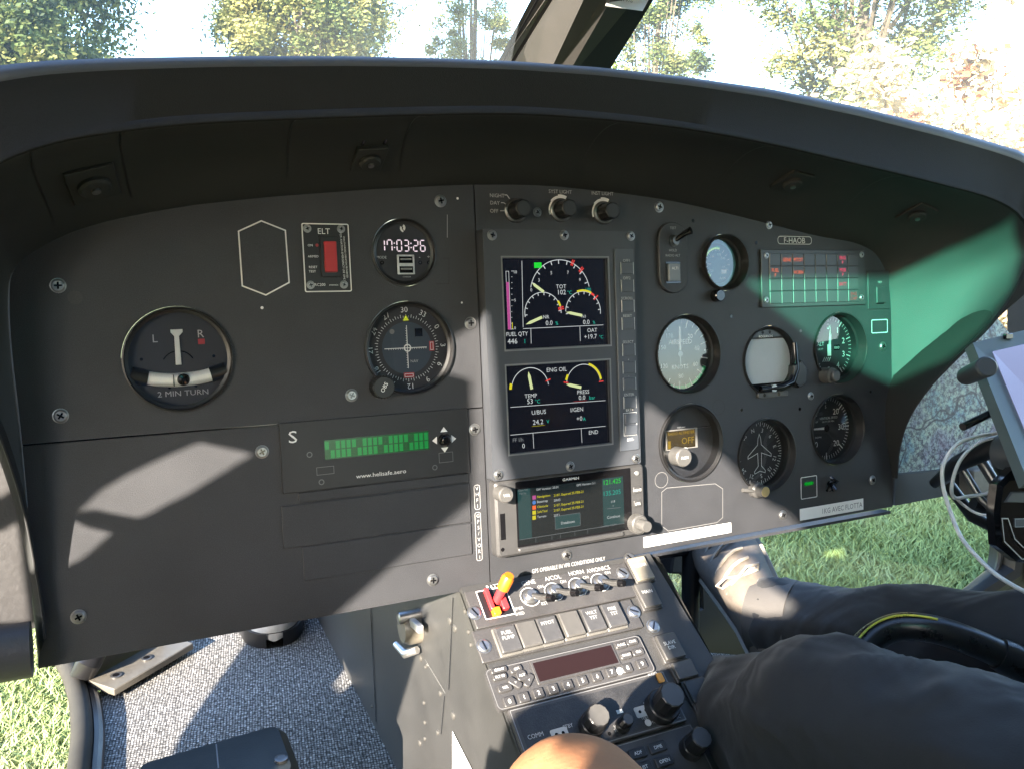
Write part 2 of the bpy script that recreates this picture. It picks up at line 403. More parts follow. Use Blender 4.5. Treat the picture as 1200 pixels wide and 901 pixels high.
ptxt('GPS OPERABLE IN VFR CONDITIONS ONLY', 667, 661.0, .0040, GRYM, sx=.74, bold=0)
m.build('main_plate', pr)
# strip behind the seams
m = MB(); x = ux - OX; m.add([(x - .004, bcl[1], -.003), (x + .004, bcl[1], -.003), (x + .004, top_y(ux), -.003), (x - .004, top_y(ux), -.003)], [(0, 1, 2, 3)], BLKG)
m.add([(x_left - OX, y_sl - .004, -.0031), (x, y_sl - .004, -.0031), (x, y_sl + .004, -.0031), (x_left - OX, y_sl + .004, -.0031)], [(0, 1, 2, 3)], BLKG)
m.build('backing_strip', pr)
# rolled bottom edge
m = MB(); m.box(((bl[0] + ux) / 2 - OX, bcl[1] - .0015, -.008), (ux - bl[0] - .004, .003, .014), PAINT); m.box(((bcr[0] + ux) / 2 - OX, bcl[1] - .0025, -.008), (bcr[0] - ux - .004, .003, .014), PAINT)
m.build('bottom_flange', pr)
def screw_mb(r=.0046, kind='+'):
    m = MB(); m.lathe([(r * 1.18, .0001), (r * 1.18, .0006), (r * 1.02, .0007), (r * .98, .0014), (r * .8, .0021)], STEEL, n=20)
    s_ = r * .55
    if kind == '+': m.line((-s_, 0), (s_, 0), r * .28, .0024, BLKG); m.line((0, -s_), (0, s_), r * .28, .00245, BLKG)
    else: m.line((-r * .75, 0), (r * .75, 0), r * .28, .0024, BLKG)
    return m
sc = screw_mb().build('screw', pr)
def add_screw(px, py, parent, base, w=0.0, src=None, s=1.0):
    o = (src or sc).copy(); col.objects.link(o); o.parent = parent
    a = pw(px, py, w); o.location = (a.x - base[0], a.y - base[1], w - base[2]); o.rotation_euler = (0, 0, random.random() * 3); o.scale = (s, s, s); return o
SCR_PX = [(68, 335), (71, 487), (307, 529), (92, 722), (516, 236), (551, 379), (412, 463), (556, 503), (507, 679), (664, 650), (772, 243), (901, 264), (950, 464), (1034, 406), (1022, 562), (917, 603), (629.5, 249)]
for i, q in enumerate(SCR_PX):
    if i == 0: a = pw(*q); sc.location = (a.x - OX, a.y, 0)
    else: add_screw(*q, pr, (OX, 0, 0), s=.8 if i in (16, 12, 11) else 1)
# blank plates beneath the left radio
for nm, pts in (('blank_plate', ((331, 596), (549, 563), (552, 610), (331, 644))), ('blank_plate', ((355, 642), (551.5, 611), (553, 648), (356, 681))), ('blank_plate', ((350, 578), (548, 553), (549, 561), (350, 592)))):
    q = sh([pp(*z) for z in pts]); x0 = (q[0][0] + q[3][0]) / 2; x1 = (q[1][0] + q[2][0]) / 2; y1 = (q[0][1] + q[1][1]) / 2; y0 = (q[2][1] + q[3][1]) / 2
    mm = MB(); mm.prism(rrect(x0, y0, x1, y1, .0005, 2), -.002, .0014, PAINT, bev=.0005); mm.build(nm, pr)
# ------------------------------------------------------------------ generic round instrument, rear mounted
def round_inst(name, label, cat, key, depth=.016, gl=.009, face=DIAL, lip=.0008):
    c, r = INST[key]; rt = proot(name, label, cat, *c)
    m = MB(); r = r - .0003
    m.lathe([(r, -.004), (r, lip), (r - .0012, lip + .0004), (r - .0018, lip - .0006), (r - .0022, -gl), (r - .0034, -gl - .0005), (r - .0036, -depth)], BEZ, n=64, cap1=False)
    m.lathe([(r - .0022, -gl + .0012), (r - .0045, -gl + .0002)], BEZ, n=64, cap1=False)
    m.build('bezel', rt)
    d = MB(); d.disc(0, 0, r - .0034, -depth + .0002, face, 64)
    g_ = MB(); g_.disc(0, 0, r - .003, -gl, GLS, 64)
    g_.build('glass', rt)
    return rt, d, r, -depth + .0005
PA = lambda t, k=0: R(t)
# turn and slip
rt, d, r, z = round_inst('turn_indicator', 'round turn indicator lettered 2 MIN TURN with a curved white tube', 'turn indicator', 'turn', .010, .0035, lip=.002)
d.text('L', -.0155, .0165, .0062, GRYM, z, bold=.0); d.text('R', .0175, .0190, .0062, GRYM, z, bold=.0)
d.poly([(.015, .0105), (.020, .0105), (.020, .0148), (.015, .0148)], z, REDP)
d.text('2 MIN TURN', .002, -.0262, .0042, GRYM, z, bold=.01, sx=1.15)
for a in (-1, 1): d.disc(a * .0095 + .002, -.0215, .0011, z, BLKG, 12); d.disc(a * .026, .001, .0012, z, BLKG, 12)
d.arc(0, -.006, .0118, .0125, 30, 150, z, BLKG)
d.build('dial', rt)
m = MB(); m.prism([(-.0021, -.0045), (.0021, -.0045), (.0015, .0175), (.0044, .0205), (.0044, .0228), (-.0044, .0228), (-.0044, .0205), (-.0019, .0175)], z, z + .0015, LAB, bev=.0004); m.build('needle', rt)
def slip(a0, a1, rad, mm, m): 
    pts = [(.10 * sin(R(a)) , .084 - .10 * cos(R(a)), z + .001) for a in [a0 + (a1 - a0) * i / 12 for i in range(13)]]
    m.tube(pts, rad, mm, 12)
m = MB(); slip(-13, 13, .0054, LAB, m); slip(-20, -13, .0062, BLK, m); slip(13, 20, .0062, BLK, m); m.build('slip_tube', rt)
m = MB(); m.lathe([(.0001, z + .001), (.0040, z + .004), (.0046, z + .0065), (.0038, z + .0080), (.0015, z + .0086)], BLKG, x=.0024, y=-.0158, n=20)
m.line((-.0046, -.0205), (-.0046, -.0118), .0005, z + .0068, BLKG); m.build('slip_ball', rt)
# VOR / course indicator
rt, d, r, z = round_inst('course_indicator', 'round course deviation indicator with compass ring topped by 30 and a crossed white needle pair', 'navigation indicator', 'vor', .008, .003, lip=.0025)
for i in range(72):
    L_ = .0035 if i % 2 == 0 else .002
    d.ticks(0, 0, .0262, .0262 + L_ * .8, [i * 5 + 90], .0004, z, WHT)
for i, t in enumerate(['30', '33', '0', '3', '6', '9', '12', '15', '18', '21', '24', '27']):
    a = 90 - i * 30 + 2; d.text(t, .0332 * cos(R(a)), .0332 * sin(R(a)), .0049, WHT, z, rot=a - 90, bold=.0)
d.disc(0, 0, .0225, z - .0001, DIALG, 48)
d.poly([(-.0028, .0235), (.0028, .0235), (0, .0285)], z, em('marker_yellow', (.75, .85, .02), .6))
for x, y, w_, h_ in ((.0225, .0008, .0045, .0085), (.0005, -.0235, .0095, .0045)):
    d.poly(rrect(x - w_ / 2, y - h_ / 2, x + w_ / 2, y + h_ / 2), z, REDP); d.outline(rrect(x - w_ / 2 + .0008, y - h_ / 2 + .0008, x + w_ / 2 - .0008, y + h_ / 2 - .0008), .0004, z + .0001, WHT)
d.text('NAV', .006, -.0115, .0025, GRYM, z); d.poly(rrect(.0075, .0095, .0145, .0165), z + .0001, BLKG)
d.disc(-.013, .0145, .0022, z + .0001, DIM, 16)
d.build('dial', rt)
m = MB(); m.line((0, -.0175), (0, .0195), .0007, z + .0006, WHT); m.line((-.0205, 0), (.0175, 0), .0007, z + .0007, WHT)
for i in range(-8, 9): m.line((-.0012, i * .0021), (.0002, i * .0021), .0004, z + .0006, WHT); m.line((i * .0021, 0), (i * .0021, -.0013), .0004, z + .0007, WHT)
m.ring(0, 0, .0024, .0034, z + .0008, WHT, 24); m.build('deviation_needles', rt)
kx, ky = rel(INST['vor'][0], [(445, 453)])[0]
m = MB(); prof = [(.0092, 0), (.0092, .012), (.0084, .0128)]
m.lathe(prof, BLK, x=kx, y=ky, n=32)
for i in range(24): t = 2 * pi * i / 24; m.box((kx + .0093 * cos(t), ky + .0093 * sin(t), .0066), (.0008, .0011, .0105), BLK, rot=Matrix.Rotation(t, 3, 'Z'))
m.text('OBS', kx, ky, .0034, WHT, .0130, rot=60); m.build('knob', rt)
# clock
rt, d, r, z = round_inst('digital_clock', 'round digital clock showing 17:03:26 above two small USB ports', 'clock', 'clock', .003, .0022, lip=.0016)
SEG = {'0': 'abcdef', '1': 'bc', '2': 'abged', '3': 'abgcd', '6': 'afgedc', '7': 'abcf'}
def seg7(mb, ch, x, y, h, wd, z, mm):
    w_ = h * .44; t = wd
    P = {'a': ((-w_ / 2, h / 2), (w_ / 2, h / 2)), 'b': ((w_ / 2, h / 2), (w_ / 2, 0)), 'c': ((w_ / 2, 0), (w_ / 2, -h / 2)), 'd': ((-w_ / 2, -h / 2), (w_ / 2, -h / 2)), 'e': ((-w_ / 2, -h / 2), (-w_ / 2, 0)), 'f': ((-w_ / 2, 0), (-w_ / 2, h / 2)), 'g': ((-w_ / 2, 0), (w_ / 2, 0))}
    for s_ in SEG[ch]:
        a, b = V(P[s_][0]), V(P[s_][1]); dd = (b - a).normalized() * t * .6; a += dd; b -= dd
        mb.line((x + a.x, y + a.y), (x + b.x, y + b.y), t, z, mm)
xs = [-.0185, -.0120, -.0035, .0028, .0112, .0175]
for ch, x in zip('170326', xs): seg7(d, ch, x, .0058, .0092, .0009, z, E_CL)
for x in (-.0078, .0070):
    for y in (.0078, .0042): d.poly(rrect(x - .0005, y - .0005, x + .0005, y + .0005), z, E_CL)
d.text('MODE', -.0195, -.0040, .0022, WHT, z); d.text('-', .0142, -.0035, .003, WHT, z); d.text('+', .0222, -.0035, .003, WHT, z)
for x in (-.0193, .0145, .0225): d.ring(x, -.0085, .0009, .0017, z, BLKG, 14)
d.arc(-.0005, .0210, .0012, .0032, -50, 60, z, WHT, 8); d.arc(.0012, .0205, .0018, .0034, 150, 260, z, WHT, 8)
d.text('CHARGER', .002, -.0205, .0012, GRYM, z)
d.build('dial', rt)
m = MB(); m.prism(rrect(-.0062, -.0185, .0092, -.0018, .0006, 2), z, z + .0008, ALU, bev=.0002)
for y in (-.0145, -.0062): m.poly(rrect(-.0045, y - .0028, .0075, y + .0028), z + .0009, BLKG); m.poly(rrect(-.0035, y - .0002, .0065, y + .0014), z + .0010, DIM)
m.build('usb_port', rt)
# hex outline cover
c = (309.5, 303); rt = proot('cover_plate', 'blank six sided black cover plate with thin white outline', 'cover plate', *c)
q = rel(c, [(306, 258.5), (335, 270), (339.5, 332), (311.5, 347), (283, 336), (278.5, 271)])
m = MB(); m.prism(offset_poly(q[::-1], .0012), .0001, .0012, PAINT, bev=.0003); m.outline(q, .0011, .0006, WHT); m.build('plate', rt)
# ELT remote switch
c = (381.5, 302); rt = proot('beacon_switch_unit', 'small white edged ELT switch unit with a red rocker switch', 'switch unit', *c)
q = rel(c, [(352.5, 262), (408, 262), (411.5, 341), (357, 343)]); x0 = (q[0][0] + q[3][0]) / 2; x1 = (q[1][0] + q[2][0]) / 2; y1 = q[0][1]; y0 = q[3][1]
m = MB(); m.prism(rrect(x0, y0, x1, y1, .0015, 3), .0001, .0016, BLK, bev=.0003); m.outline(rrect(x0, y0, x1, y1, .0015, 3), .0009, .0017, WHT)
def lt(t, px_, py_, s_, **kw): x, y = rel(c, [(px_, py_)])[0]; m.text(t, x, y, s_, kw.pop('mm', WHT), .00175, **kw)
lt('ELT', 379, 271.5, .0047, bold=.05); lt('ON', 363, 288, .0019); lt('ARMED', 366.5, 301, .0019); lt('RESET', 366.5, 313.5, .0019); lt('TEST', 365.5, 318.5, .0019); lt('RC200', 374.5, 334, .0023, bold=.04); lt('AVIONICS', 390.5, 334.5, .0012)
lt('FOR AVIATION EMERGENCY USE ONLY', 401, 302, .0017, rot=-88, sx=.95); lt('UNAUTHORIZED OPERATION PROHIBITED', 404.5, 302, .0014, rot=-88, sx=.9)
x, y = rel(c, [(371, 288)])[0]; m.disc(x, y, .0013, .0018, REDP, 14)
m.build('face_plate', rt)
for q_ in ((359.5, 268.5), (399, 269), (363.5, 334.5), (402.5, 334)):
    o = add_screw(*q_, rt, pp(*c) + (0,), s=.62); o.location.z = .0016
m = MB(); x, y = rel(c, [(386, 302)])[0]; m.prism(rrect(x - .0080, y - .0162, x + .0078, y + .0168, .001, 2), .0015, .0040, BLK, bev=.0005); m.build('switch_frame', rt)
m = MB(); m.prism(rrect(x - .0052, y - .0125, x + .0050, y + .0125, .0008, 2), .004, .0062, REDP, bev=.0006)
m.build('rocker', rt)
# left radio box (obstacle unit)
c = (437, 528); rt = proot('green_text_display_unit', 'flat black display unit with S logo and green two line character screen', 'display unit', *c)
q = rel(c, [(326, 497), (547, 476), (550, 552), (331, 579)], .002); x0 = (q[0][0] + q[3][0]) / 2; x1 = (q[1][0] + q[2][0]) / 2; y1 = (q[0][1] + q[1][1]) / 2; y0 = (q[2][1] + q[3][1]) / 2
m = MB(); m.prism(rrect(x0, y0, x1, y1, .0004, 2), .0001, .0022, BLK if False else mat('unit_black', (.022, .022, .024), .38, bump=.2, var=.12), bev=.0005)
def lt(t, px_, py_, s_, mm=WHT, **kw): x, y = rel(c, [(px_, py_)])[0]; m.text(t, x, y, s_, mm, .0024, **kw)
lt('S', 342.5, 511, .0100, bold=.03, sx=1.25); lt('www.helisafe.aero', 446, 554, .0036, bold=.02, sx=1.18)
for pts in (((370, 547), (391, 545), (391, 554), (370, 556)), ((513, 530), (530, 528), (530, 540), (513, 542))):
    p = rel(c, pts); m.outline(rrect(p[0][0], p[2][1], p[2][0], p[0][1]), .0004, .0024, DIM)
for a in ((362, 532), (376, 564), (508.5, 547)):
    x, y = rel(c, [a])[0]; m.ring(x, y, .0016, .0024, .0024, DARKSTEEL, 14)
x, y = rel(c, [(519.5, 514.5)])[0]
for a in range(4):
    t = R(90 * a); ex, ey = cos(t), sin(t); m.add([(x + ex * .0112, y + ey * .0112, .0024), (x + ex * .0068 - ey * .0034, y + ey * .0068 + ex * .0034, .0024), (x + ex * .0068 + ey * .0034, y + ey * .0068 - ex * .0034, .0024)], [(0, 1, 2)], WHT)
m.build('face_plate', rt)
m = MB(); m.lathe([(.0056, .0022), (.0056, .0045), (.0036, .0075), (.0030, .0078)], BLKG, x=x, y=y, n=24); m.build('joystick', rt)
p = rel(c, [(379, 516), (501, 503.5), (502, 524), (380, 539.5)]); X0, X1, Y1, Y0 = p[0][0], p[1][0], (p[0][1] + p[1][1]) / 2, (p[2][1] + p[3][1]) / 2
m = MB(); m.poly(rrect(X0, Y0, X1, Y1), .0024, E_LCD); n_ = 20
for r_ in range(2):
    for i in range(n_):
        a = X0 + (X1 - X0) * (i + .5) / n_; b = Y0 + (Y1 - Y0) * (.27 + .46 * r_); m.poly(rrect(a - .0019, b - .0034, a + .0014, b + .0030), .00245, E_LCD2 if (i * 7 + r_ * 3) % 5 else E_LCD)
m.build('screen', rt)
# ------------------------------------------------------------------ engine display
EW_ = .014
c = (655, 415); q = [pw(*z, EW_) for z in ((563, 268), (743, 272), (751, 545), (580, 561))]
ex0 = (q[0].x + q[3].x) / 2; ex1 = (q[1].x + q[2].x) / 2; ey1 = (q[0].y + q[1].y) / 2; ey0 = (q[2].y + q[3].y) / 2; ecx, ecy = (ex0 + ex1) / 2, (ey0 + ey1) / 2
rt = empty('engine_display_unit', 'tall grey display unit with two stacked black gauge screens and a column of buttons', 'display unit', PF @ Matrix.Translation((ecx, ecy, 0)))
def e2(px, py, w=EW_): q = pw(px, py, w); return (q.x - ecx, q.y - ecy)
s1 = [e2(*z) for z in ((590, 303), (712, 303), (714, 402.5), (592, 411))]; s2 = [e2(*z) for z in ((594, 430), (714, 422), (716, 519), (597, 531))]
def bb(s): return ((s[0][0] + s[3][0]) / 2, (s[2][1] + s[3][1]) / 2, (s[1][0] + s[2][0]) / 2, (s[0][1] + s[1][1]) / 2)
B1, B2 = bb(s1), bb(s2)
hw, hh = (ex1 - ex0) / 2, (ey1 - ey0) / 2
m = MB(); m.sheet(rrect(-hw, -hh, hw, hh, .002, 3), [rrect(*B1), rrect(*B2)], 0, EW_, EISF)
m.build('bezel', rt)
for B_ in (B1, B2):
    m = MB(); m.outline(rrect(B_[0] - .0005, B_[1] - .0005, B_[2] + .0005, B_[3] + .0005), -.0014, EW_ + .0006, EDGE)
    m.line((B_[2] + .001, B_[1]), (B_[2] + .001, B_[3]), .0012, EW_ + .0008, EDGE); m.build('screen_frame', rt)
x0, y1 = e2(719, 292); x1, y0 = e2(748, 526)
m = MB(); m.prism(rrect(x0, y0, x1, y1, .001, 2), EW_ - .001, EW_ + .0016, EISB, bev=.0004)
btn = [('OFF1', 315), ('OFF2', 335.5), ('SCROLL', 359), ('RESET', 379.5), ('SELECT', 410), ('', 430.5), ('', 449.5), ('ENTER', 471)]
for i, (t, y_) in enumerate(btn):
    x, y = e2(733 + (y_ - 310) * .022, y_); 
    if t: m.text(t, x, y + .0074, .0027, GRYM, EW_ + .0018)
    else: m.text('+' if i == 5 else '-', x, y + .0074, .0022, GRYM, EW_ + .0018)
x, y = e2(737, 489); m.text('BRT+', x, y + .0075, .0027, WHT, EW_ + .0018); m.text('BRT-', x, y - .0208, .0027, WHT, EW_ + .0018)
m.outline(rrect(x - .0075, y - .0170, x + .0075, y + .005), .0004, EW_ + .0018, WHT)
m.build('button_strip', rt)
pb = None
for i, (t, y_) in enumerate(btn):
    x, y = e2(733 + (y_ - 310) * .022, y_)
    if pb is None:
        m = MB(); m.prism(rrect(-.0068, -.0055, .0068, .0055, .0008, 2), 0, .0016, EISB, bev=.0005); m.outline(rrect(-.0073, -.0058, -.0068, .0058), .0003, .0009, WHT); m.line((.0071, -.0058), (.0071, .0058), .0004, .0009, WHT)
        pb = m.build('button', rt); o = pb
    else: o = pb.copy(); col.objects.link(o); o.parent = rt
    o.location = (x, y, EW_ + .0016)
m = MB(); m.prism(rrect(-.0068, -.0048, .0068, .0048, .0008, 2), 0, .0014, EISB, bev=.0005); o = m.build('button', rt); o.location = (x + .0006, y - .0155, EW_ + .0016); o2 = o.copy(); col.objects.link(o2); o2.parent = rt; o2.location = (x + .0006, y - .0265, EW_ + .0016)
for q_ in ((576.5, 276), (661, 276), (739, 277), (584, 556), (668, 546), (745, 537)):
    o = add_screw(*q_, rt, (ecx, ecy, 0), w=EW_, s=.85)
ZS = EW_ - .0035
def gauge(mb, x, y, r, a0, a1, z, mm=E_W, wd=.0007): mb.arc(x, y, r - wd, r, a0, a1, z, mm, 28)
# upper screen in photo pixels
m = MB(); m.poly(rrect(*B1), ZS, SCR)
F = lambda px, py: e2(px, py, ZS + .0001)
ZT = ZS + .0002
def ln(a, b, wd=.0005, mm=E_W): m.line(F(*a), F(*b), wd, ZT, mm)
def tx(t, px_, py_, s_, mm=E_W, **kw): x, y = F(px_, py_); m.text(t, x, y, s_, mm, ZT, **kw)
ln((611.5, 306), (613, 384)); ln((613, 385.5), (707, 381)); ln((622, 385), (622.5, 403)); ln((679.5, 383), (680, 400)); 
a = F(592.5, 318); b = F(599, 386.5); m.outline(rrect(a[0], b[1], b[0], a[1]), .0004, ZT, E_W)
a = F(593, 331); b = F(598.5, 386.5); m.poly(rrect(a[0], b[1], b[0], a[1]), ZT + .0001, E_M)
for i in range(11): yy = 318 + i * 6.8; ln((599, yy), (600.5 + (1.5 if i % 5 == 0 else 0), yy), .0004)
ln((600.3, 378), (600.5, 386), .0006, E_Y); tx('10', 604, 319, .0028); tx('5', 603.5, 352, .0026); tx('0', 603.5, 384.5, .0026)
tx('FUEL QTY', 606, 391.5, .0038, sx=.92); tx('446', 600.5, 400, .0048); tx('l', 615, 400, .004, E_C)
cx_, cy_ = F(657, 345); rr = F(657, 345)[0] - F(621, 345)[0]
gauge(m, cx_, cy_, rr, 12, 168, ZT)
m.ticks(cx_, cy_, rr - .004, rr - .0005, [160, 139, 123, 107, 92, 75, 58, 41, 20], .0009, ZT, E_W)
for t, px_, py_ in (('0', 622.5, 340), ('3', 631.5, 328.5), ('5', 646, 320), ('7', 665.5, 319.5), ('9', 679.5, 328)): tx(t, px_, py_, .0030)
m.poly(rrect(*F(626, 314.5), *F(634.5, 308)), ZT, E_G)
tx('TOT', 657.5, 336, .0038); tx('102', 658.5, 342.5, .0046); tx('°C', 667.5, 343, .0034, E_C); tx('x 100', 687, 339.5, .0032, E_C)
for a0 in (66, 46): m.ticks(cx_, cy_, rr - .003, rr + .003, [a0, a0 - 3], .0010, ZT + .0001, E_R)
def needle(px_, py_, qx, qy, wd=.0026): 
    a = V(F(px_, py_)); b = V(F(qx, qy)); dd = (b - a); nn = V((-dd.y, dd.x)).normalized() * wd / 2; k = a + dd * .25
    m.add([(a.x, a.y, ZT + .0003), (k.x - nn.x, k.y - nn.y, ZT + .0003), (b.x - nn.x, b.y - nn.y, ZT + .0003), (b.x + nn.x, b.y + nn.y, ZT + .0003), (k.x + nn.x, k.y + nn.y, ZT + .0003)], [(0, 1, 2, 3, 4)], E_LY)
needle(623, 332, 637, 342.5)
for gx, gy, gr, n0, n1 in ((636.5, 367, 22, (616, 380.5), (635, 372)), (683.5, 365.5, 21, (663, 366), (682, 370))):
    cx_, cy_ = F(gx, gy); rr = abs(F(gx, gy)[0] - F(gx - gr, gy)[0]); gauge(m, cx_, cy_, rr, -8 if gx > 650 else -2, 190 if gx < 650 else 178, ZT)
    m.ticks(cx_, cy_, rr - .003, rr - .0004, [185 - 20 * i for i in range(10)], .0008, ZT, E_W); needle(*n0, *n1)
    if gx < 650: m.arc(cx_, cy_, rr - .0012, rr + .0008, 18, 34, ZT + .0001, E_Y, 6); m.ticks(cx_, cy_, rr - .003, rr + .003, [14, 9], .0011, ZT + .0001, E_R)
    else: m.arc(cx_, cy_, rr - .0004, rr + .0014, 62, 108, ZT + .0001, E_Y, 10); m.arc(cx_, cy_, rr - .001, rr + .001, 50, 62, ZT + .0001, E_R, 6); m.ticks(cx_, cy_, rr - .003, rr + .003, [42], .0012, ZT + .0001, E_R)
tx('NR', 640, 371.5, .0034); tx('0.0', 643.5, 378.5, .0044); tx('%', 652.5, 379, .0034, E_C); tx('N1', 684, 371, .0030); tx('0.0', 687, 377.5, .0044); tx('%', 696, 378, .003, E_C)
tx('OAT', 694, 387, .0038); tx('+19.7', 692, 394.5, .0044); tx('°C', 704.5, 395, .0032, E_C)
m.build('screen', rt)
m = MB(); m.poly(rrect(*B2), ZS, SCR)
ln((598, 477), (709.5, 469)); ln((598, 509.5), (709.5, 499)); ln((624.5, 507), (625.5, 525)); ln((681, 502), (682, 518.5))
for gx, gy, gr in ((621.5, 455.5, 22.5), (684, 450, 20.5)):
    cx_, cy_ = F(gx, gy); rr = abs(F(gx, gy)[0] - F(gx - gr, gy)[0]); gauge(m, cx_, cy_, rr, 8, 172, ZT)
    if gx < 650: m.arc(cx_, cy_, rr - .0006, rr + .002, 163, 178, ZT + .0001, E_Y, 5); m.ticks(cx_, cy_, rr - .002, rr + .003, [20], .0012, ZT + .0001, E_R); m.line((cx_ + rr * .82, cy_ + rr * .3), (cx_ + rr * 1.08, cy_ + rr * .38), .0009, ZT + .0001, E_R)
    else: m.arc(cx_, cy_, rr - .0006, rr + .0016, 150, 166, ZT + .0001, E_Y, 5); m.arc(cx_, cy_, rr - .0006, rr + .0016, 10, 72, ZT + .0001, E_Y, 14); m.ticks(cx_, cy_, rr - .002, rr + .003, [172, 4], .0011, ZT + .0001, E_R)
tx('ENG OIL', 652.5, 433, .0040); needle(619, 435.5, 623, 456, .0028); needle(663, 450, 681, 454, .0028)
tx('TEMP', 622, 463.5, .0038); tx('53', 621, 470, .0046); tx('°C', 630, 470, .0036, E_C); tx('PRESS', 683.5, 459, .0038); tx('0.0', 682, 465.5, .0044); tx('bar', 694, 465.5, .0036, E_C)
m.poly(rrect(*F(672, 470.5), *F(687.5, 469)), ZT, E_R)
tx('U/BUS', 631.5, 482.5, .0040); tx('24.2', 630.5, 494, .0046); tx('V', 642, 493.5, .0034, E_C); m.poly(rrect(*F(623, 499.5), *F(639, 497.7)), ZT, E_Y)
tx('I/GEN', 676, 479.5, .0040); tx('+0', 679, 490, .0044); tx('A', 684.7, 490.5, .0034, E_C)
tx('FF l/h', 607, 515, .0036, E_GY); tx('0', 613.5, 522, .0044); tx('END', 695.5, 506, .0038)
m.build('screen', rt)
# ------------------------------------------------------------------ light knobs
kcopy = None
labs = ['black rotary switch marked NIGHT DAY OFF, first of three knobs above the engine screens', 'black rotary dimmer knob marked SYST LIGHT above the engine screens', 'black rotary dimmer knob marked INST LIGHT above the engine screens']
for lb_, (cx_, cy_) in zip(labs, ((604, 247.5), (657, 247), (707, 250))):
    if kcopy is None:
        rt = proot('rotary_knob', lb_, 'knob', cx_, cy_, 0, 'lighting knobs along the panel top')
        m = MB(); m.lathe([(.0110, 0), (.0110, .0015), (.0102, .0022), (.0090, .0025)], DARKSTEEL, n=32, m1=BLK); m.build('collar', rt)
        m = MB(); p = [((.0074 + (.0006 if i % 5 < 3 else 0)) * cos(2 * pi * i / 40), (.0074 + (.0006 if i % 5 < 3 else 0)) * sin(2 * pi * i / 40)) for i in range(40)]
        m.prism(p, .002, .0175, BLK, bev=.0008); m.disc(0, 0, .006, .0176, mat('knob_cap', (.03, .032, .036), .45), 24); m.build('cap', rt); kcopy = rt
    else: rt = copy_tree(kcopy); rt.matrix_world = PF @ Matrix.Translation(pw(cx_, cy_)); rt['label'] = lb_
# radio altimeter toggle box
c = (787, 303); rt = proot('test_switch_box', 'upright oval cover holding a black toggle and a square grey button', 'switch box', *c)
q = rel(c, [(772, 276), (803, 276), (803, 330), (772, 330)]); hw_ = q[1][0]; y0 = rel(c, [(787, 344)])[0][1]; y1 = rel(c, [(787, 261)])[0][1]
m = MB(); m.prism(rrect(-hw_, y0, hw_, y1, hw_ * .98, 8), 0, .0035, EISF if False else PAINT, bev=.0008)
for t, y_ in (('TEST', 268), ('HOLD', 294), ('RADIO ALT', 300)): x, y = rel(c, [(786, y_)])[0]; m.text(t, x, y, .0025, GRYM, .0037)
m.build('cover', rt)
x, y = rel(c, [(787, 283)])[0]
m = MB(); m.lathe([(.0058, .0035), (.0058, .0050), (.0042, .0055), (.0040, .0078)], DARKSTEEL, x=x, y=y, n=20); m.build('nut', rt)
m = MB(); m.tube([(x, y, .006), (x + .006, y + .006, .013), (x + .0095, y + .0085, .019)], [.0022, .0030, .0038], BLKG, 12); m.build('lever', rt)
x, y = rel(c, [(786, 320)])[0]
m = MB(); m.prism(rrect(x - .0085, y - .0105, x + .0085, y + .0105), .0034, .0042, BLKG); m.prism(rrect(x - .0068, y - .0088, x + .0068, y + .0088, .0006, 2), .004, .007, mat('button_blue_grey', (.17, .19, .22), .4), bev=.0006); m.text('ALTI', x, y + .004, .0028, WHT, .0072); m.build('button', rt)
# ------------------------------------------------------------------ GPS navigator
GW = .013
q = [pw(*z, GW) for z in ((577, 563), (751, 546), (759, 628), (586, 651))]
gx0 = (q[0].x + q[3].x) / 2; gx1 = (q[1].x + q[2].x) / 2 + .001; gy1 = (q[0].y + q[1].y) / 2; gy0 = (q[2].y + q[3].y) / 2; gcx, gcy = (gx0 + gx1) / 2, (gy0 + gy1) / 2
rt = empty('gps_navigator', 'wide black GPS navigator with colour touch screen and a large round knob at each side', 'navigation unit', PF @ Matrix.Translation((gcx, gcy, 0)))
def G(px, py, w=GW): q = pw(px, py, w); return (q.x - gcx, q.y - gcy)
hw, hh = (gx1 - gx0) / 2, (gy1 - gy0) / 2
NAVM = mat('navigator_grey', (.045, .045, .046), .36, bump=.15, var=.12)
sg = [G(*z) for z in ((606, 566), (737, 550), (738, 621), (609, 637))]; BG = bb(sg)
m = MB(); m.prism(rrect(-hw, -hh, hw, hh, .004, 4), 0, GW, NAVM, bev=.0022)
x, y = G(668, 561); 
m.poly(rrect(*G(587, 632.5), *G(591.5, 601)), GW + .0003, BLKG); m.disc(*G(589, 643.5), .0018, GW + .0003, BLKG, 12)
m.box((G(670, 635)[0], BG[1] - .0035, GW + .001), (.112, .0045, .004), NAVM, bev=.0015)
m.build('body', rt)
m = MB(); z_ = GW + .0004; m.prism(rrect(BG[0] - .002, BG[1] - .001, BG[2] + .002, BG[3] + .0015, .001, 2), GW - .001, z_, BLKG)
m.text('GARMIN', *G(668.5, 560.5), .0027, WHT, z_ + .0002, bold=.05, sx=1.25)
Y1 = BG[3] - .0055; a = G(622, 0)[0]
ax = G(622, 600)[0]; bx = G(706.5, 600)[0]; cx2 = G(731, 600)[0]; dx0 = G(607, 600)[0]
yb = BG[1] + .006
z1 = z_ + .0002
m.poly(rrect(dx0, yb, ax, Y1), z1, E_GT); m.poly(rrect(ax, yb, bx, Y1), z1, E_GB); m.poly(rrect(bx, yb, cx2, Y1), z1, E_GT)
m.poly(rrect(dx0, BG[1] + .001, cx2, yb), z1, E_GB)
z2 = z1 + .0002
def gt(t, px_, py_, s_, mm=E_GY, **kw): x, y = G(px_, py_); m.text(t, x, y, s_, mm, z2, **kw)
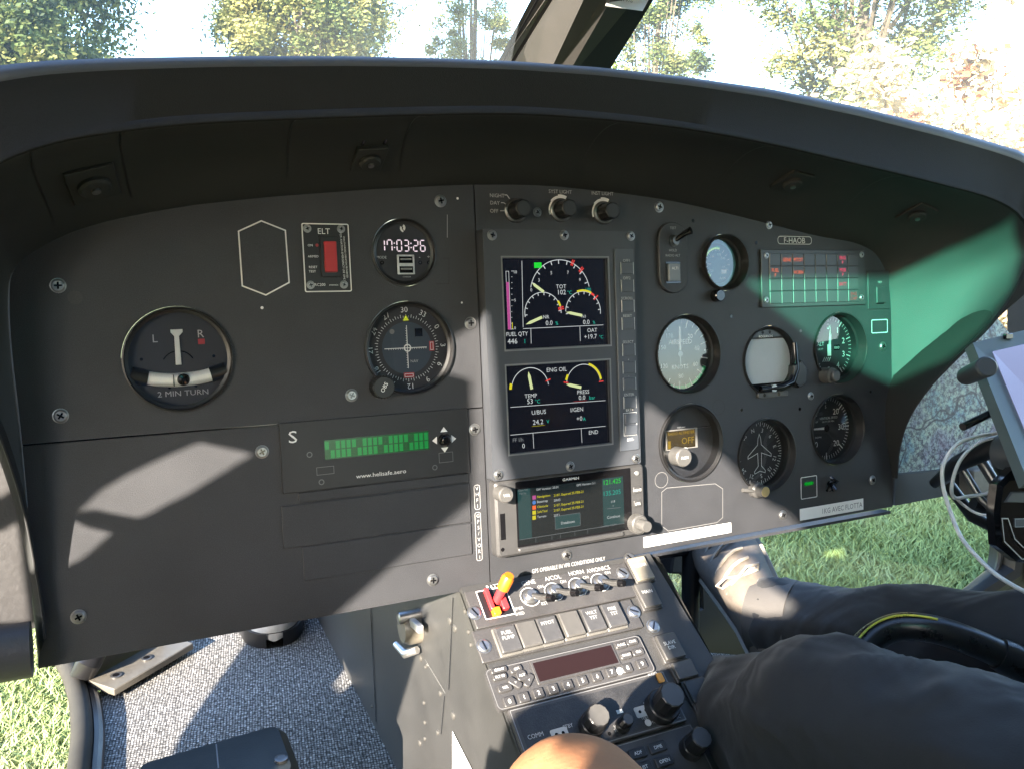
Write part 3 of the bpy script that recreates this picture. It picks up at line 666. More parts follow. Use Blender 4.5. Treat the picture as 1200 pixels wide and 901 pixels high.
gt('Com Vol', 612.5, 573.5, .0019); gt('Psh Sq', 612, 577.5, .0019); gt('SW Version: 20.01', 641, 571.5, .0022, E_W); gt('GPS Version: 5.1', 686, 566.5, .0022, E_W)
rows = [('Navigation', '2107, Expired 25-FEB-21', E_Y, E_M), ('Basemap', '20H3', E_W, E_BL), ('Obstacle', '2107, Expired 25-FEB-21', E_Y, E_O), ('SafeTaxi', '2107, Expired 25-FEB-21', E_Y, E_Y), ('Terrain', '20T1', E_W, E_Y)]
for i, (a_, b_, c_, ic) in enumerate(rows):
    py_ = 581.5 + i * 5.9; x, y = G(625.5, py_ + .8); m.poly(rrect(x - .0018, y - .0018, x + .0018, y + .0018) if i != 1 else circ(x, y, .0019, 12), z2, ic)
    gt(a_, 629, py_, .0023, c_, align='l'); gt(b_, 648.5, py_ - 1.6, .0023, c_, align='l')
x, y = G(665, 611); m.poly(rrect(x - .0135, y - .0052, x + .0135, y + .0072, .001, 2), z1 + .0001, E_GT); m.outline(rrect(x - .0135, y - .0052, x + .0135, y + .0072, .001, 2), .0003, z2, E_GY); m.text('Databases', x, y, .0026, E_W, z2 + .0001)
gt('121.425', 717, 563.5, .0046, E_G, bold=.05); gt('135.205', 717, 576.5, .0046, E_C, bold=.05); gt('119', 718, 587, .0024, E_W); gt('1', 718, 592, .0018, E_W); gt('Continue', 718.5, 604.5, .0028, E_W)
m.line(G(711, 595.5), G(727, 594), .0004, z2, E_GY)
for px_ in (627, 646, 656, 673, 688): x = G(px_, 620)[0]; m.line((x, BG[1] + .0015), (x, yb - .0008), .0003, z2, E_GY)
m.line((dx0, yb), (cx2, yb), .0004, z2, E_GY); gt('Com/Nav 745.90', 712.5, 615, .0019)
m.build('screen', rt)
KN_ = mat('knob_grey', (.075, .074, .072), .42, bump=.1, var=.1)
x, y = G(586, 577); m = MB(); m.lathe([(.0072, 0), (.0072, .0125), (.0062, .0138)], KN_, n=32); m.text('VOL', 0, 0, .0024, WHT, .0141)
o = m.build('knob', rt); o.location = (x, y, GW)
x, y = G(744, 612); m = MB(); m.lathe([(.0090, 0), (.0090, .0085), (.0080, .0095), (.0055, .0096), (.0055, .020), (.0048, .021)], KN_, n=32)
for i in range(28): t = 2 * pi * i / 28; m.box((.0091 * cos(t), .0091 * sin(t), .0045), (.0006, .0009, .007), KN_, rot=Matrix.Rotation(t, 3, 'Z'))
o = m.build('knob', rt); o.location = (x, y, GW)
for t, px_, py_, w_, h_ in (('', 746, 554, .0022, .0022), ('HOME', 746, 573.5, .0040, .0032), ('CTR', 746.5, 589.5, .0040, .0032)):
    x, y = G(px_, py_); m = MB(); m.prism(rrect(x - w_, y - h_, x + w_, y + h_, .0012 if t else .0021, 4), GW, GW + .0012, ALU if not t else NAVM, bev=.0003)
    if t: m.text(t, x, y, .0024, WHT, GW + .0014)
    m.build('button', rt)
# ------------------------------------------------------------------ right hand dials
rt, d, r, z = round_inst('torque_gauge', 'smallest round dial, pale blue face with yellow green arc, above the airspeed dial', 'gauge', 'tach', .012, .006, face=mat('dial_pale_blue', (.10, .30, .34), .5), lip=.0055)
d.disc(0, 0, r - .008, z + .0001, mat('dial_teal', (.035, .10, .10), .5)); zz = z + .0003
d.arc(0, 0, .0148, .0166, 75, 235, zz, em('arc_green_yellow', (.5, .9, .1), .5), 30); d.arc(0, 0, .0166, .0176, 75, 235, zz, mat('arc_green', (.05, .5, .2), .5), 30)
d.ticks(0, 0, .0130, .0170, [235 - 20 * i for i in range(14)], .0006, zz, WHT)
for t, a in (('100', 225), ('200', 185), ('300', 130), ('400', 75), ('500', 35)): d.text(t, .0100 * cos(R(a)), .0100 * sin(R(a)), .0026, WHT, zz)
d.poly(rrect(.0055, -.0105, .0125, -.0062), zz, WHT); d.text('NR', .009, -.0035, .002, WHT, zz); d.text('RPM', .007, -.0150, .0028, WHT, zz)
d.build('dial', rt)
x, y = rel(INST['tach'][0], [(838, 347)])[0]; m = MB(); m.lathe([(.0062, 0), (.0062, .008), (.0052, .009)], BLKG, x=x, y=y, n=24); m.build('knob', rt)
rt, d, r, z = round_inst('airspeed_indicator', 'round dial lettered AIRSPEED KNOTS with a green arc round its lower edge', 'gauge', 'asi', .015, .009, lip=.002)
GRN = mat('dial_green', (.01, .35, .12), .5); REDD = mat('dial_red', (.6, .03, .03), .5)
d.arc(0, 0, .0325, .0362, -25, -160, z, GRN, 40); d.ticks(0, 0, .0325, .0365, [-200, 180], .0012, z, REDD)
d.ticks(0, 0, .0275, .0362, [72, 45, 18, -10, -38, -66, -92, -118, -146, 120, 148], .0010, z + .0001, WHT); d.ticks(0, 0, .031, .0362, [85, 58, 31, 4, -24, -52, -79, -105, -132, -160, 175, 160, 134], .0006, z + .0001, WHT)
for t, a in (('20', 52), ('40', 14), ('60', -30), ('80', -88), ('120', 210), ('150', 160), ('170', 122)): d.text(t, .0225 * cos(R(a)), .0225 * sin(R(a)), .0046, WHT, z, bold=.0)
d.text('AIRSPEED', .001, .0125, .0050, WHT, z, bold=.01); d.text('KNOTS', 0, -.0130, .0046, WHT, z); d.build('dial', rt)
m = MB(); m.add([(-.0013, .004, z + .001), (.0013, .004, z + .001), (.0009, .028, z + .001), (-.0009, .028, z + .001)], [(0, 1, 2, 3)], WHT); m.line((0, .004), (0, -.013), .0016, z + .0009, BLKG); m.disc(0, 0, .003, z + .0011, BLKG, 20); m.build('needle', rt)
rt, d, r, z = round_inst('altimeter', 'round altimeter lettered ALT with white hands, beneath the warning light panel', 'gauge', 'alt', .018, .010, lip=.002)
d.ticks(0, 0, .0315, .0355, [90 - 7.2 * i for i in range(50)], .0005, z, WHT); d.ticks(0, 0, .0290, .0355, [90 - 36 * i for i in range(10)], .0010, z + .0001, WHT)
for i in range(10): a = 90 - 36 * i; d.text(str(i), .0245 * cos(R(a)), .0245 * sin(R(a)), .0068, WHT, z, bold=.0)
d.text('ALT', -.012, .005, .0044, WHT, z); d.text('100 FT', -.012, -.001, .0022, WHT, z); d.poly(rrect(.0085, -.003, .0175, .003), z, BLKG); d.text('1013', .013, 0, .003, WHT, z + .0001)
for i in range(4): d.line((-.009 + i * .003, -.0155), (-.006 + i * .003, -.0105), .0011, z, WHT)
d.build('dial', rt)
m = MB()
for a, l_, w_ in ((84, .027, .0030), (77, .017, .0050)):
    t = R(a); m.add([(-w_ / 2 * sin(t) * -1, -w_ / 2 * cos(t), z + .001), (l_ * cos(t), l_ * sin(t), z + .001), (-w_ / 2 * sin(t), w_ / 2 * cos(t), z + .001)], [(0, 1, 2)], WHT)
m.poly(rrect(-.0028, -.009, .0028, .004), z + .0012, WHT); m.build('hands', rt)
x, y = rel(INST['alt'][0], [(966, 440)])[0]; m = MB(); m.lathe([(.0085, -.002), (.0085, .012), (.0060, .013), (.0060, .017), (.005, .018)], KN_, x=x, y=y, n=28); m.build('knob', rt)
rt, d, r, z = round_inst('vertical_speed_indicator', 'round vertical speed dial numbered 10 20 30 20 10 with its needle pointing left', 'gauge', 'vsi', .018, .010, lip=.002)
d.ticks(0, 0, .0315, .0358, [170 - 6.3 * i for i in range(55)], .0006, z, WHT); d.ticks(0, 0, .0280, .0358, [180, 140, 90, 45, 0, -45, -90, -140], .0011, z + .0001, WHT)
for t, a in (('10', 135), ('20', 48), ('30', 0), ('20', -48), ('10', -135)): d.text(t, .0235 * cos(R(a)), .0245 * sin(R(a)), .0068, WHT, z, bold=.0)
d.text('5', 0, .0245, .0035, WHT, z); d.text('VERTICAL SPEED', .0045, .0115, .0027, WHT, z, bold=.01); d.text('100 FT PER MIN', .0035, .0075, .0020, WHT, z); d.text('DOWN', -.012, -.0095, .002, WHT, z); d.text('UP', -.014, .008, .002, WHT, z)
d.outline(rrect(.0265, -.0035, .0305, .0035), .0005, z, WHT); d.build('dial', rt)
m = MB(); m.line((.002, 0), (-.0290, .0006), .0032, z + .001, WHT, w2=.0012); m.disc(0, 0, .004, z + .0012, BLKG, 20); m.build('needle', rt)
rt, d, r, z = round_inst('heading_indicator', 'round heading gyro dial with white aeroplane outline and brass tipped knob at its foot', 'gauge', 'hdg', .016, .006, lip=.002)
d.ticks(0, 0, .0300, .0345, [10 * i for i in range(36)], .0007, z, WHT); d.ticks(0, 0, .0318, .0345, [5 + 10 * i for i in range(36)], .0005, z, WHT)
for i, t in enumerate(['N', '3', '6', 'E', '12', '15', 'S', '21', '24', 'W', '30', '33']): a = 268 - i * 30 + 180 * 0 + 14 + 180; d.text(t, .0258 * cos(R(a)), .0258 * sin(R(a)), .0046, WHT, z, rot=a - 90, bold=0)
d.build('dial', rt)
pl = [(0, .0225), (.0022, .017), (.003, .010), (.0165, -.001), (.0165, -.0045), (.003, .0005), (.0026, -.0130), (.008, -.0185), (.0075, -.0215), (0, -.0190), (-.0075, -.0215), (-.008, -.0185), (-.0026, -.0130), (-.003, .0005), (-.0165, -.0045), (-.0165, -.001), (-.003, .010), (-.0022, .017)]
m = MB(); m.outline(pl, .0007, z + .004, WHT); m.build('aircraft_symbol', rt)
x, y = rel(INST['hdg'][0], [(884, 573)])[0]; BRS = mat('brass', (.65, .48, .22), .3, metal=.7)
m = MB(); m.lathe([(.0085, -.002), (.0085, .006), (.0065, .008), (.0062, .016), (.0054, .017)], KN_, x=x, y=y, n=28, m1=BRS); m.tube([(x - .0195, y + .002, .004), (x - .006, y, .006)], .0022, KN_, 10); m.build('knob', rt)
rt, d, r, z = round_inst('altitude_alerter', 'round black dial cover with a small amber digit window and grey knob', 'gauge', 'ra', .011, -.0005, face=PAINT, lip=.002)
y_ = .0135; d.line((-.034, y_), (.034, y_), .0004, z, BLKG)
d.line((-.034, y_ - .0006), (.034, y_ - .0006), .0003, z, DIM)
d.build('dial', rt)
X, Y = -.0040, .0035
m = MB(); m.prism(rrect(X - .0205, Y - .0105, X + .0195, Y + .0100), z, z + .0010, mat('window_frame_pale', (.35, .33, .30), .5)); m.poly(rrect(X - .0190, Y - .0095, X + .0165, Y + .0090), z + .0012, E_AMB)
m.text('RADIO ALTIMETER', X - .001, Y + .0062, .0030, E_AM, z + .0014, sx=.95, bold=.05); m.text('OFF', X + .007, Y - .0020, .0068, E_AM, z + .0014, bold=.03); m.poly(rrect(X - .018, Y - .009, X - .0145, Y - .001), z + .0013, E_AM); m.text('FREEFLIGHT', X, Y + .0118, .0014, WHT, z + .0002); m.build('screen', rt)
m = MB(); m.lathe([(.0095, 0), (.0095, .013), (.0082, .0145)], KN_, x=-.0195, y=-.0115, n=32); m.text('PUSH', -.0195, -.0115, .0026, WHT, .0147); m.build('knob', rt)
m = MB(); m.lathe([(.0026, z), (.0026, z + .003), (.0018, z + .004)], WHT, x=-.001, y=-.0080, n=16); m.build('push_button', rt)
rt, d, r, z = round_inst('attitude_indicator', 'round recess with a blank screen face coloured pale grey as reflected sky in a black frame', 'display', 'att', .014, .005, face=BLK, lip=.0015)
d.build('dial', rt)
p = [(r * .93 * cos(R(a)), min(max(r * .93 * sin(R(a)), -.024), .0235)) for a in range(0, 360, 6)]
m = MB(); m.prism(p, z, z + .007, GREYF, bev=.0005); m.build('screen', rt)
m = MB(); m.prism([(x, y) for x, y in [(r * .9 * cos(R(a)), r * .9 * sin(R(a))) for a in range(35, 146, 6)] if y > .024], z, z + .009, BLK, bev=.0005)
m.text('ROGERSON', -.002, .0262, .0026, WHT, z + .0092, bold=.03); m.disc(-.006, .0305, .0018, z + .0092, BLKG, 12); m.disc(.004, .0305, .0018, z + .0092, BLKG, 12); m.build('top_bar', rt)
m = MB(); m.tube([(.032, .018, .002), (.0335, -.01, .002), (.026, -.024, .003), (.010, -.0285, .004), (-.018, -.029, .004)], [.003, .0045, .0045, .0042, .0035], BLKG, 12); m.lathe([(.004, .004), (.004, .0075)], STEEL, x=-.002, y=-.0285, n=14); m.build('hose', rt)
m = MB(); hx = [(.036 + .0115 * cos(R(60 * i + 20)), -.016 + .015 * sin(R(60 * i + 20))) for i in range(6)]; m.prism(hx, -.002, .006, BLK, bev=.001); m.build('knob', rt)
m = MB(); m.prism(rrect(-.0205, -.0385, .0215, -.0325, .002, 3), 0, .003, KN_, bev=.0006)
for x in (-.012, .008): m.disc(x, -.0355, .002, .0032, BLKG, 12)
m.build('bottom_bar', rt)
# ------------------------------------------------------------------ warning light panel
c = (951, 327); q = rel(c, [(890.5, 293.5), (1011.5, 293.5), (1011.5, 357), (890.5, 361)]); x0, x1, y1, y0 = (q[0][0] + q[3][0]) / 2, (q[1][0] + q[2][0]) / 2, (q[0][1] + q[1][1]) / 2, (q[2][1] + q[3][1]) / 2
rt = proot('warning_light_panel', 'wide black warning light panel with lit orange and red captions', 'warning panel', *c)
m = MB(); m.prism(rrect(x0, y0, x1, y1, .0004, 2), .0001, .0025, mat('unit_black2', (.036, .038, .04), .38), bev=.0004); m.build('face_plate', rt)
for q_ in ((896, 300), (1007.5, 299), (896, 352), (1007.5, 349)): o = add_screw(*q_, rt, pp(*c) + (0,), s=.62); o.location.z = .0025
lit = {(0, 1): ('GENE', E_O), (0, 2): ('PITOT', E_O), (1, 0): ('FUEL|P', E_O), (1, 2): ('HORN', E_O), (0, 6): ('ENG|P', E_RR), (1, 6): ('MGB|P', E_RR), (2, 6): ('BATT', E_RR), (3, 7): ('ENG|CHIP', em('lit_dim_red', (1, .15, .08), .5))}
X0, X1 = x0 + .010, x1 - .011; Y0, Y1 = y0 + .0035, y1 - .004; cw, ch = (X1 - X0) / 8, (Y1 - Y0) / 4; cellm = mat('caption_tile', (.048, .05, .052), .35)
for r_ in range(4):
    for c_ in range(8):
        x = X0 + cw * (c_ + .5); y = Y1 - ch * (r_ + .5); m = MB(); m.prism(rrect(x - cw / 2 + .0004, y - ch / 2 + .0004, x + cw / 2 - .0004, y + ch / 2 - .0004), .0024, .0036, cellm, bev=.0004)
        if (r_, c_) in lit:
            t, e = lit[(r_, c_)]; ts = t.split('|')
            for i, s_ in enumerate(ts): m.text(s_, x, y + (.0022 - .0052 * i if len(ts) > 1 else 0), .0040, e, .0038, bold=.09, sx=.85)
        m.build('caption_light', rt)
c = (1030, 345); rt = proot('slide_switch', 'small square cornered plate with a dark flap, right of the warning light panel', 'switch', *c)
q = rel(c, [(1016, 318), (1041, 317), (1042, 362), (1016, 363)])
m = MB(); m.prism(rrect(q[0][0], q[2][1], q[1][0], q[0][1], .0006, 2), .0001, .0012, PAINT, bev=.0004); m.text('TEST', 0, rel(c, [(1030, 331)])[0][1] , .0022, GRYM, .0014); m.build('plate', rt)
m = MB(); m.prism(rrect(-.0072, -.010, .0072, .008), .0011, .0035, PAINT, bev=.0006); m.line((-.006, -.0108), (.006, -.0108), .0012, .0016, BLKG); m.build('flap', rt)
m = MB(); x0, y0 = 0, 0; rt = proot('indicator_lamp', 'small green lamp bar in a white outlined square near the lower right screws', 'lamp', 947.5, 566); m.prism(rrect(-.0062, -.0018, .0062, .0018, .0006, 2), 0, .0012, em('lamp_green', (.0, .5, .03), .5), bev=.0003); m.build('lens', rt)
rt = proot('black_plug', 'small crumpled black plug stuck on the panel beside the green lamp', 'plug', 970.5, 566)
m = MB(); 
for i in range(9): a = random.random() * 6.28; b = .003 + random.random() * .005; m.tube([(0, 0, .003), (b * cos(a), b * sin(a), .006 + random.random() * .004), (b * 1.5 * cos(a + .6), b * 1.5 * sin(a + .6), .002)], [.0035, .0026, .0015], BLKG, 8)
m.build('plug_body', rt)
for nm, lb_, pts, t in (('placard', 'long white paper placard almost blank along the lower edge beside the GPS knob', ((754, 629), (856, 611.5), (857, 622.5), (755, 641.5)), None), ('placard', 'white paper placard ending in AVEC FLOTTA at the lower right edge of the panel', ((937, 597), (1011, 582.5), (1011, 596), (937, 610)), '1KG AVEC FLOTTA')):
    cc = ((pts[0][0] + pts[2][0]) / 2, (pts[0][1] + pts[2][1]) / 2); q = rel(cc, pts); x0, x1, y1, y0 = q[0][0], q[1][0], (q[0][1] + q[1][1]) / 2, (q[2][1] + q[3][1]) / 2
    m = MB(); m.prism(rrect(x0, y0, x1, y1), .0003, .0008, LAB)
    if t: m.text(t, x1 - .002, (y0 + y1) / 2, .0060, LABT, .001, align='r', bold=.0, sx=.88)
    else: m.text('-2', (x0 + x1) / 2 + -.02, y0 + .0015, .003, LABT, .001)
    o = m.build(nm); o.matrix_world = PF @ Matrix.Translation(pw(*cc)); tag(o, lb_, 'placard', 'white placards on the panel')
# ------------------------------------------------------------------ glareshield hood
C1 = [((55, 746), .010), ((52, 715), .010), ((45, 669), .013), ((28, 586), .026), ((0, 503), .048), ((-40, 420), .075), ((-75, 330), .10), ((-70, 262), .12), ((-40, 222), .135), ((0, 193), .14), ((45, 175), .14), ((100, 162), .14), ((200, 149), .14), ((300, 143), .14), ((400, 139), .14), ((500, 136), .14), ((600, 135), .14), ((700, 141), .14), ((800, 152), .138), ((900, 170), .135), ((1000, 193), .13), ((1100, 217), .125), ((1160, 234), .12), ((1193, 254), .12), ((1208, 285), .118), ((1200, 315), .112), ((1181, 350), .102), ((1156, 383), .09), ((1118, 420), .07), ((1085, 455), .05), ((1062, 490), .030), ((1051, 525), .014), ((1048, 560), .004)]
def resamp(P, n):
    d = [0]
    for a, b in zip(P, P[1:]): d.append(d[-1] + (b - a).length)
    out = []; j = 0
    for i in range(n):
        t = d[-1] * i / (n - 1)
        while j < len(P) - 2 and d[j + 1] < t: j += 1
        k = (t - d[j]) / max(1e-9, d[j + 1] - d[j]); out.append(P[j].lerp(P[j + 1], min(1, max(0, k))))
    return out
NS = 120
C0w = smooth_path([pw(*q) for q in C0PX], 5); C1w = smooth_path([pw(*q, w) for q, w in C1], 5)
def seg(P, a, b): return P[a:b + 1]
# split both at matching landmarks so the loft stays straight
def near(P, q): return min(range(len(P)), key=lambda i: (P[i] - q).length)
lm0 = [0, near(C0w, pw(14, 410)), near(C0w, pw(40, 295)), near(C0w, pw(557, 217)), near(C0w, pw(1008, 287)), near(C0w, pw(1043, 345)), len(C0w) - 1]
lm1 = [0, near(C1w, pw(-75, 330, .10)), near(C1w, pw(0, 193, .14)), near(C1w, pw(600, 135, .14)), near(C1w, pw(1100, 217, .125)), near(C1w, pw(1208, 285, .118)), len(C1w) - 1]
ns = [20, 10, 34, 34, 12, 22]
A0, A1 = [], []
for i, n in enumerate(ns):
    a = resamp(seg(C0w, lm0[i], lm0[i + 1]), n + 1); b = resamp(seg(C1w, lm1[i], lm1[i + 1]), n + 1)
    if i: a, b = a[1:], b[1:]
    A0 += a; A1 += b
n_ = len(A0); ctr = V((.37, -.25, 0))
def outw(i, P): # outward direction in the panel plane
    a, b = P[max(i - 1, 0)], P[min(i + 1, len(P) - 1)]; t = (b - a); t.z = 0; t.normalize(); return V((-t.y, t.x, 0))
HOODU = mat('hood_inside_paint', (.025, .027, .027), .6, bump=.4, bscale=1500, var=.12, vscale=20)
hood = empty('glareshield', 'deep black hood arching over the instrument panel with its front edge paled as a sky highlight', 'glareshield', PF.copy())
rows = []
for k in range(9):
    s_ = k / 8; row = []
    for i in range(n_):
        b = A1[i]; q = A0[i].lerp(b, s_)
        q = q + outw(i, A0) * (.018 * 4 * s_ * (1 - s_)) * min(1, b.z / .1) ; row.append(q)
    rows.append(row)
rows[0] = [q + V((0, 0, -.004)) for q in rows[0]]
m = MB(); m.grid(rows, HOODU); under = m.build('underside', hood, ang=60)
# rim thickness falls to a thin flange down the cheeks
def rimt(i):
    q = A1[i]; return max(.0, min(1, (q.y - .0) / .07))
m = MB(); R1, R2, R3, R4, R5, R6, R7, R8, R5b = [], [], [], [], [], [], [], [], []
C3 = [(-260, 200), (-160, 130), (-90, 100), (-40, 84), (0, 76), (50, 71), (133, 68), (267, 66), (400, 66), (500, 68), (600, 72), (700, 79), (800, 90), (900, 104), (1000, 124), (1100, 149), (1200, 178), (1300, 212), (1420, 262)]
def y3(x):
    for (xa, ya), (xb, yb) in zip(C3, C3[1:]):
        if xa <= x <= xb: return ya + (yb - ya) * (x - xa) / (xb - xa)
    return C3[0][1] if x < 0 else C3[-1][1]
def topx(q):                                    # point of the upper edge over rim point q
    d = q - CAMP; cz = d.dot(CAM_F); px_ = CX + FPX * d.dot(CAM_R) / cz
    return pw(px_, y3(px_), q.z + .010)
for i in range(n_):
    q = A1[i]; o = outw(i, A1); k = rimt(i); Z = V((0, 0, 1)); old = o * (.0020 + .036 * k)
    s_ = max(0, min(1, (q.y - .055) / .045)); s_ = s_ * s_ * (3 - 2 * s_); D = (topx(q) - q) if s_ > 0 else old; D = V((D.x, D.y, 0)); D = old.lerp(D, s_); oo = D.normalized()
    R1.append(q); R2.append(q + Z * .0030 + oo * .0005); R3.append(q + Z * .0035 + oo * (.001 + .002 * k)); R4.append(q + Z * (.0035 - .0012 * k) + oo * (.001 + .0045 * k))
    R5.append(q + Z * (.0035 + .010 * k) + D * .80); R5b.append(q + Z * (.0035 + .0115 * k) + D * .89); R6.append(q + Z * (.003 + .009 * k) + D * .98); R7.append(q + Z * (.003 - .002 * k) + D * 1.03); R8.append(q + Z * (-.02 - .12 * k) * min(1, q.z / .1) + D * .80)
m.grid([R1, R2, R3, R4, R5], HOODM); m.build('rim', hood, ang=50)
HT = mat('hood_sky_highlight', (.060, .062, .066), .45, bump=.3, bscale=1500)  # paler grey puts the sky highlight into the edge colour
m = MB(); m.grid([R5, R5b, R6, R7], HT); m.build('top_edge', hood, ang=75)
m = MB(); m.grid([R7, R8, [q + V((0, -.004, -.10)) * min(1, q.z / .1) for q in R8]], HOODM); m.build('top_skin', hood, ang=60)
for px_, py_ in ((150, 205), (345, 190), (480, 185), (700, 190), (860, 205), (1010, 230), (60, 235)):
    q_, nn = onhood(px_, py_) if 'onhood' in globals() else (None, None)
    j = min(range(n_), key=lambda i: (rows[4][i] - pw(px_, py_, .07)).length)
    m = MB(); L0, L1 = [], []
    for k in range(1, 9):
        a, b = rows[k][j], rows[k][min(j + 1, n_ - 1)]; inn = (ctr - a); inn.z = 0; inn = inn.normalized() * .0006; tt = (b - a).normalized() * .0009; L0.append(a + inn); L1.append(a + inn + tt)
    m.grid([L0, L1], BLK); m.build('panel_seam', hood)
# latch blocks under the hood
bvh = BVHTree.FromPolygons([tuple(v.co) for v in under.data.vertices], [tuple(p.vertices) for p in under.data.polygons])
def onhood(px, py): 
    h = bvh.ray_cast(CAMP, ray(px, py)); return (h[0], h[1]) if h[0] else (None, None)
for px_, py_, sz in ((108, 213, .030), (432, 184, .024), (928, 211, .026), (1074, 250, .026)):
    q, nn = onhood(px_, py_)
    if q is None: continue
    if nn.dot(CAMP - q) < 0: nn = -nn
    zz = nn; yy = V((0, 0, 1)); yy = (yy - zz * yy.dot(zz)).normalized(); xx = yy.cross(zz)
    Mb = Matrix(((xx.x, yy.x, zz.x, q.x), (xx.y, yy.y, zz.y, q.y), (xx.z, yy.z, zz.z, q.z), (0, 0, 0, 1)))
    m = MB(); m.M = Mb; m.box((0, 0, .001), (sz * 1.05, sz * 1.3, .005), HOODU, bev=.001); b_ = m.build('latch_block', hood)
    m = MB(); m.M = Mb; m.lathe([(sz * .36, .003), (sz * .36, .006), (sz * .3, .0075)], HOODU, n=28); m.lathe([(sz * .10, .0075), (sz * .10, .009)], STEEL, n=16); m.build('knob', b_)
    m = MB(); m.M = Mb
    for s_ in (-1, 1): m.box((s_ * sz * .36, sz * 1.45, -.002), (sz * .10, sz * 1.5, .0055), BLKG, bev=.0005)
    m.build('guide_rail', hood)
# ------------------------------------------------------------------ centre console
K = kk
def kd(px, py): q = kk(px, py); return V((q[0], q[1]))
LE0, LE1 = kd(543, 692), kd(618, 960); 
uL = 0.0; uR = kd(752, 651).x + .001
lenK = .42
cons = empty('centre_console', 'sloping grey black centre console with sunlit left side plate, below the instrument panel', 'console', KF.copy())
xr = K(758, 650)[0] + .004
m = MB(); q = [(-.001, .004), (xr, .004), (xr + .008, -.12), (xr + .012, -lenK), (-.001, -lenK)]
m.sheet([(a, b) for a, b in q[::-1]], [], -.006, 0, CONS); m.build('top_frame', cons)
# sides reach the floor; written in panel coordinates
KLI = KL.inverted(); uS = KO.x - .001
def toK(q): return KLI @ V(q)
def floorpt(u, wv):                                   # panel point on cabin floor with given u and w
    z = FLOOR; q = V((u, 0, wv)); b = PF @ q; dv = (z - b.z) / EV.z; return V((u, dv, wv))
kt = KL @ V((0, .0, -.004)); kb = KL @ V((0, -lenK, -.004))
def side(u, name, mm, fwd=-.95):
    m = MB(); top = [V((u, kt.y, kt.z)), V((u, kb.y, kb.z))]; f1 = floorpt(u, kb.z); f0 = floorpt(u, fwd); t0 = V((u, kt.y, fwd)); t1 = V((u, kt.y, -.02))
    P = [t0, t1, top[0], top[1], f1, f0]
    m.add([toK(p) for p in P], [tuple(range(6))], mm); return m.build(name, cons)
side(uS, 'left_side', SIDEM); side(uS + xr + .012, 'right_side', SIDEM)
ZS_ = V((uS - .0015, 0, 0))
def sd(px, py, off=.0015): q = pu(px, py, uS - off); return toK(q)
m = MB(); a, b = pu(434, 700, uS - .001), pu(441, 846, uS - .001); dd = V((0, 0, .003))
m.add([toK(a - dd), toK(a), toK(b), toK(b - dd)], [(0, 1, 2, 3)], BLKG)
for s0, s1, th in (((531, 700), (526, 808), .0012), ((498, 772), (522, 812), .0012), ((521, 815), (517, 860), .0010)):
    a, b = pu(*s0, uS - .001), pu(*s1, uS - .001); dd = V((0, 0, th)); m.add([toK(a - dd), toK(a), toK(b), toK(b - dd)], [(0, 1, 2, 3)], GRYM if s0[0] == 498 else BLKG)
m.build('side_seams', cons)
for px_, py_, r in ((493, 771, .0045), (501, 779, .003), (499, 781, .0025), (527, 727, .005), (533, 736, .005), (497, 823, .003), (498, 846, .003), (498, 865, .003), (492, 870, .0045), (513, 858, .0035), (516, 812, .004), (531, 838, .005), (436, 827, .003), (545, 716, .003), (549, 740, .003), (552, 755, .003)):
    m = MB(); q = pu(px_, py_, uS); c = toK(q); m.M = Matrix.Translation(c) @ KL.to_3x3().inverted().to_4x4() @ Matrix.Rotation(R(-90), 4, 'Y'); m.lathe([(r * .75, .0), (r * .7, .0009), (r * .4, .0015)], mat('rivet_grey', (.10, .097, .09), .45, metal=.4), n=16); m.build('rivet', cons)
# data placard low on the console side
P = [(530, 856), (553, 901), (575, 960), (530, 960)]
m = MB(); m.add([sd(*q) for q in P], [(0, 1, 2, 3)], LAB)
for i in range(8):
    y_ = 868 + i * 9; x1 = 530 + (y_ - 856) * .48; m.add([sd(x, y, .002) for x, y in ((532, y_), (x1 - 2, y_ + 1), (x1 - 2, y_ + 3), (532, y_ + 2))], [(0, 1, 2, 3)], LABT)
o = m.build('data_placard', cons)
# latch on the side
q = pu(490, 733, uS); rt = empty('side_latch', 'worn round brass lever latch on the sunlit side of the console', 'latch', PF @ Matrix.Translation(q) @ Matrix.Rotation(R(-90), 4, 'Y'))
m = MB(); m.lathe([(.017, 0), (.017, .012), (.014, .017), (.0135, .018)], mat('worn_beige', (.19, .17, .135), .4, var=.2, vscale=90), n=32); m.build('dial', rt)
m = MB(); m.tube([(.012, -.020, .006), (.0, -.026, .015), (-.016, -.020, .02)], [.004, .005, .0035], ALU, 10); m.build('lever', rt)
m = MB(); m.box((.024, .010, .010), (.030, .008, .006), ALU, bev=.001); m.lathe([(.006, .0), (.006, .022), (.004, .023)], STEEL, x=.006, y=.014, n=16); m.build('strap', rt)
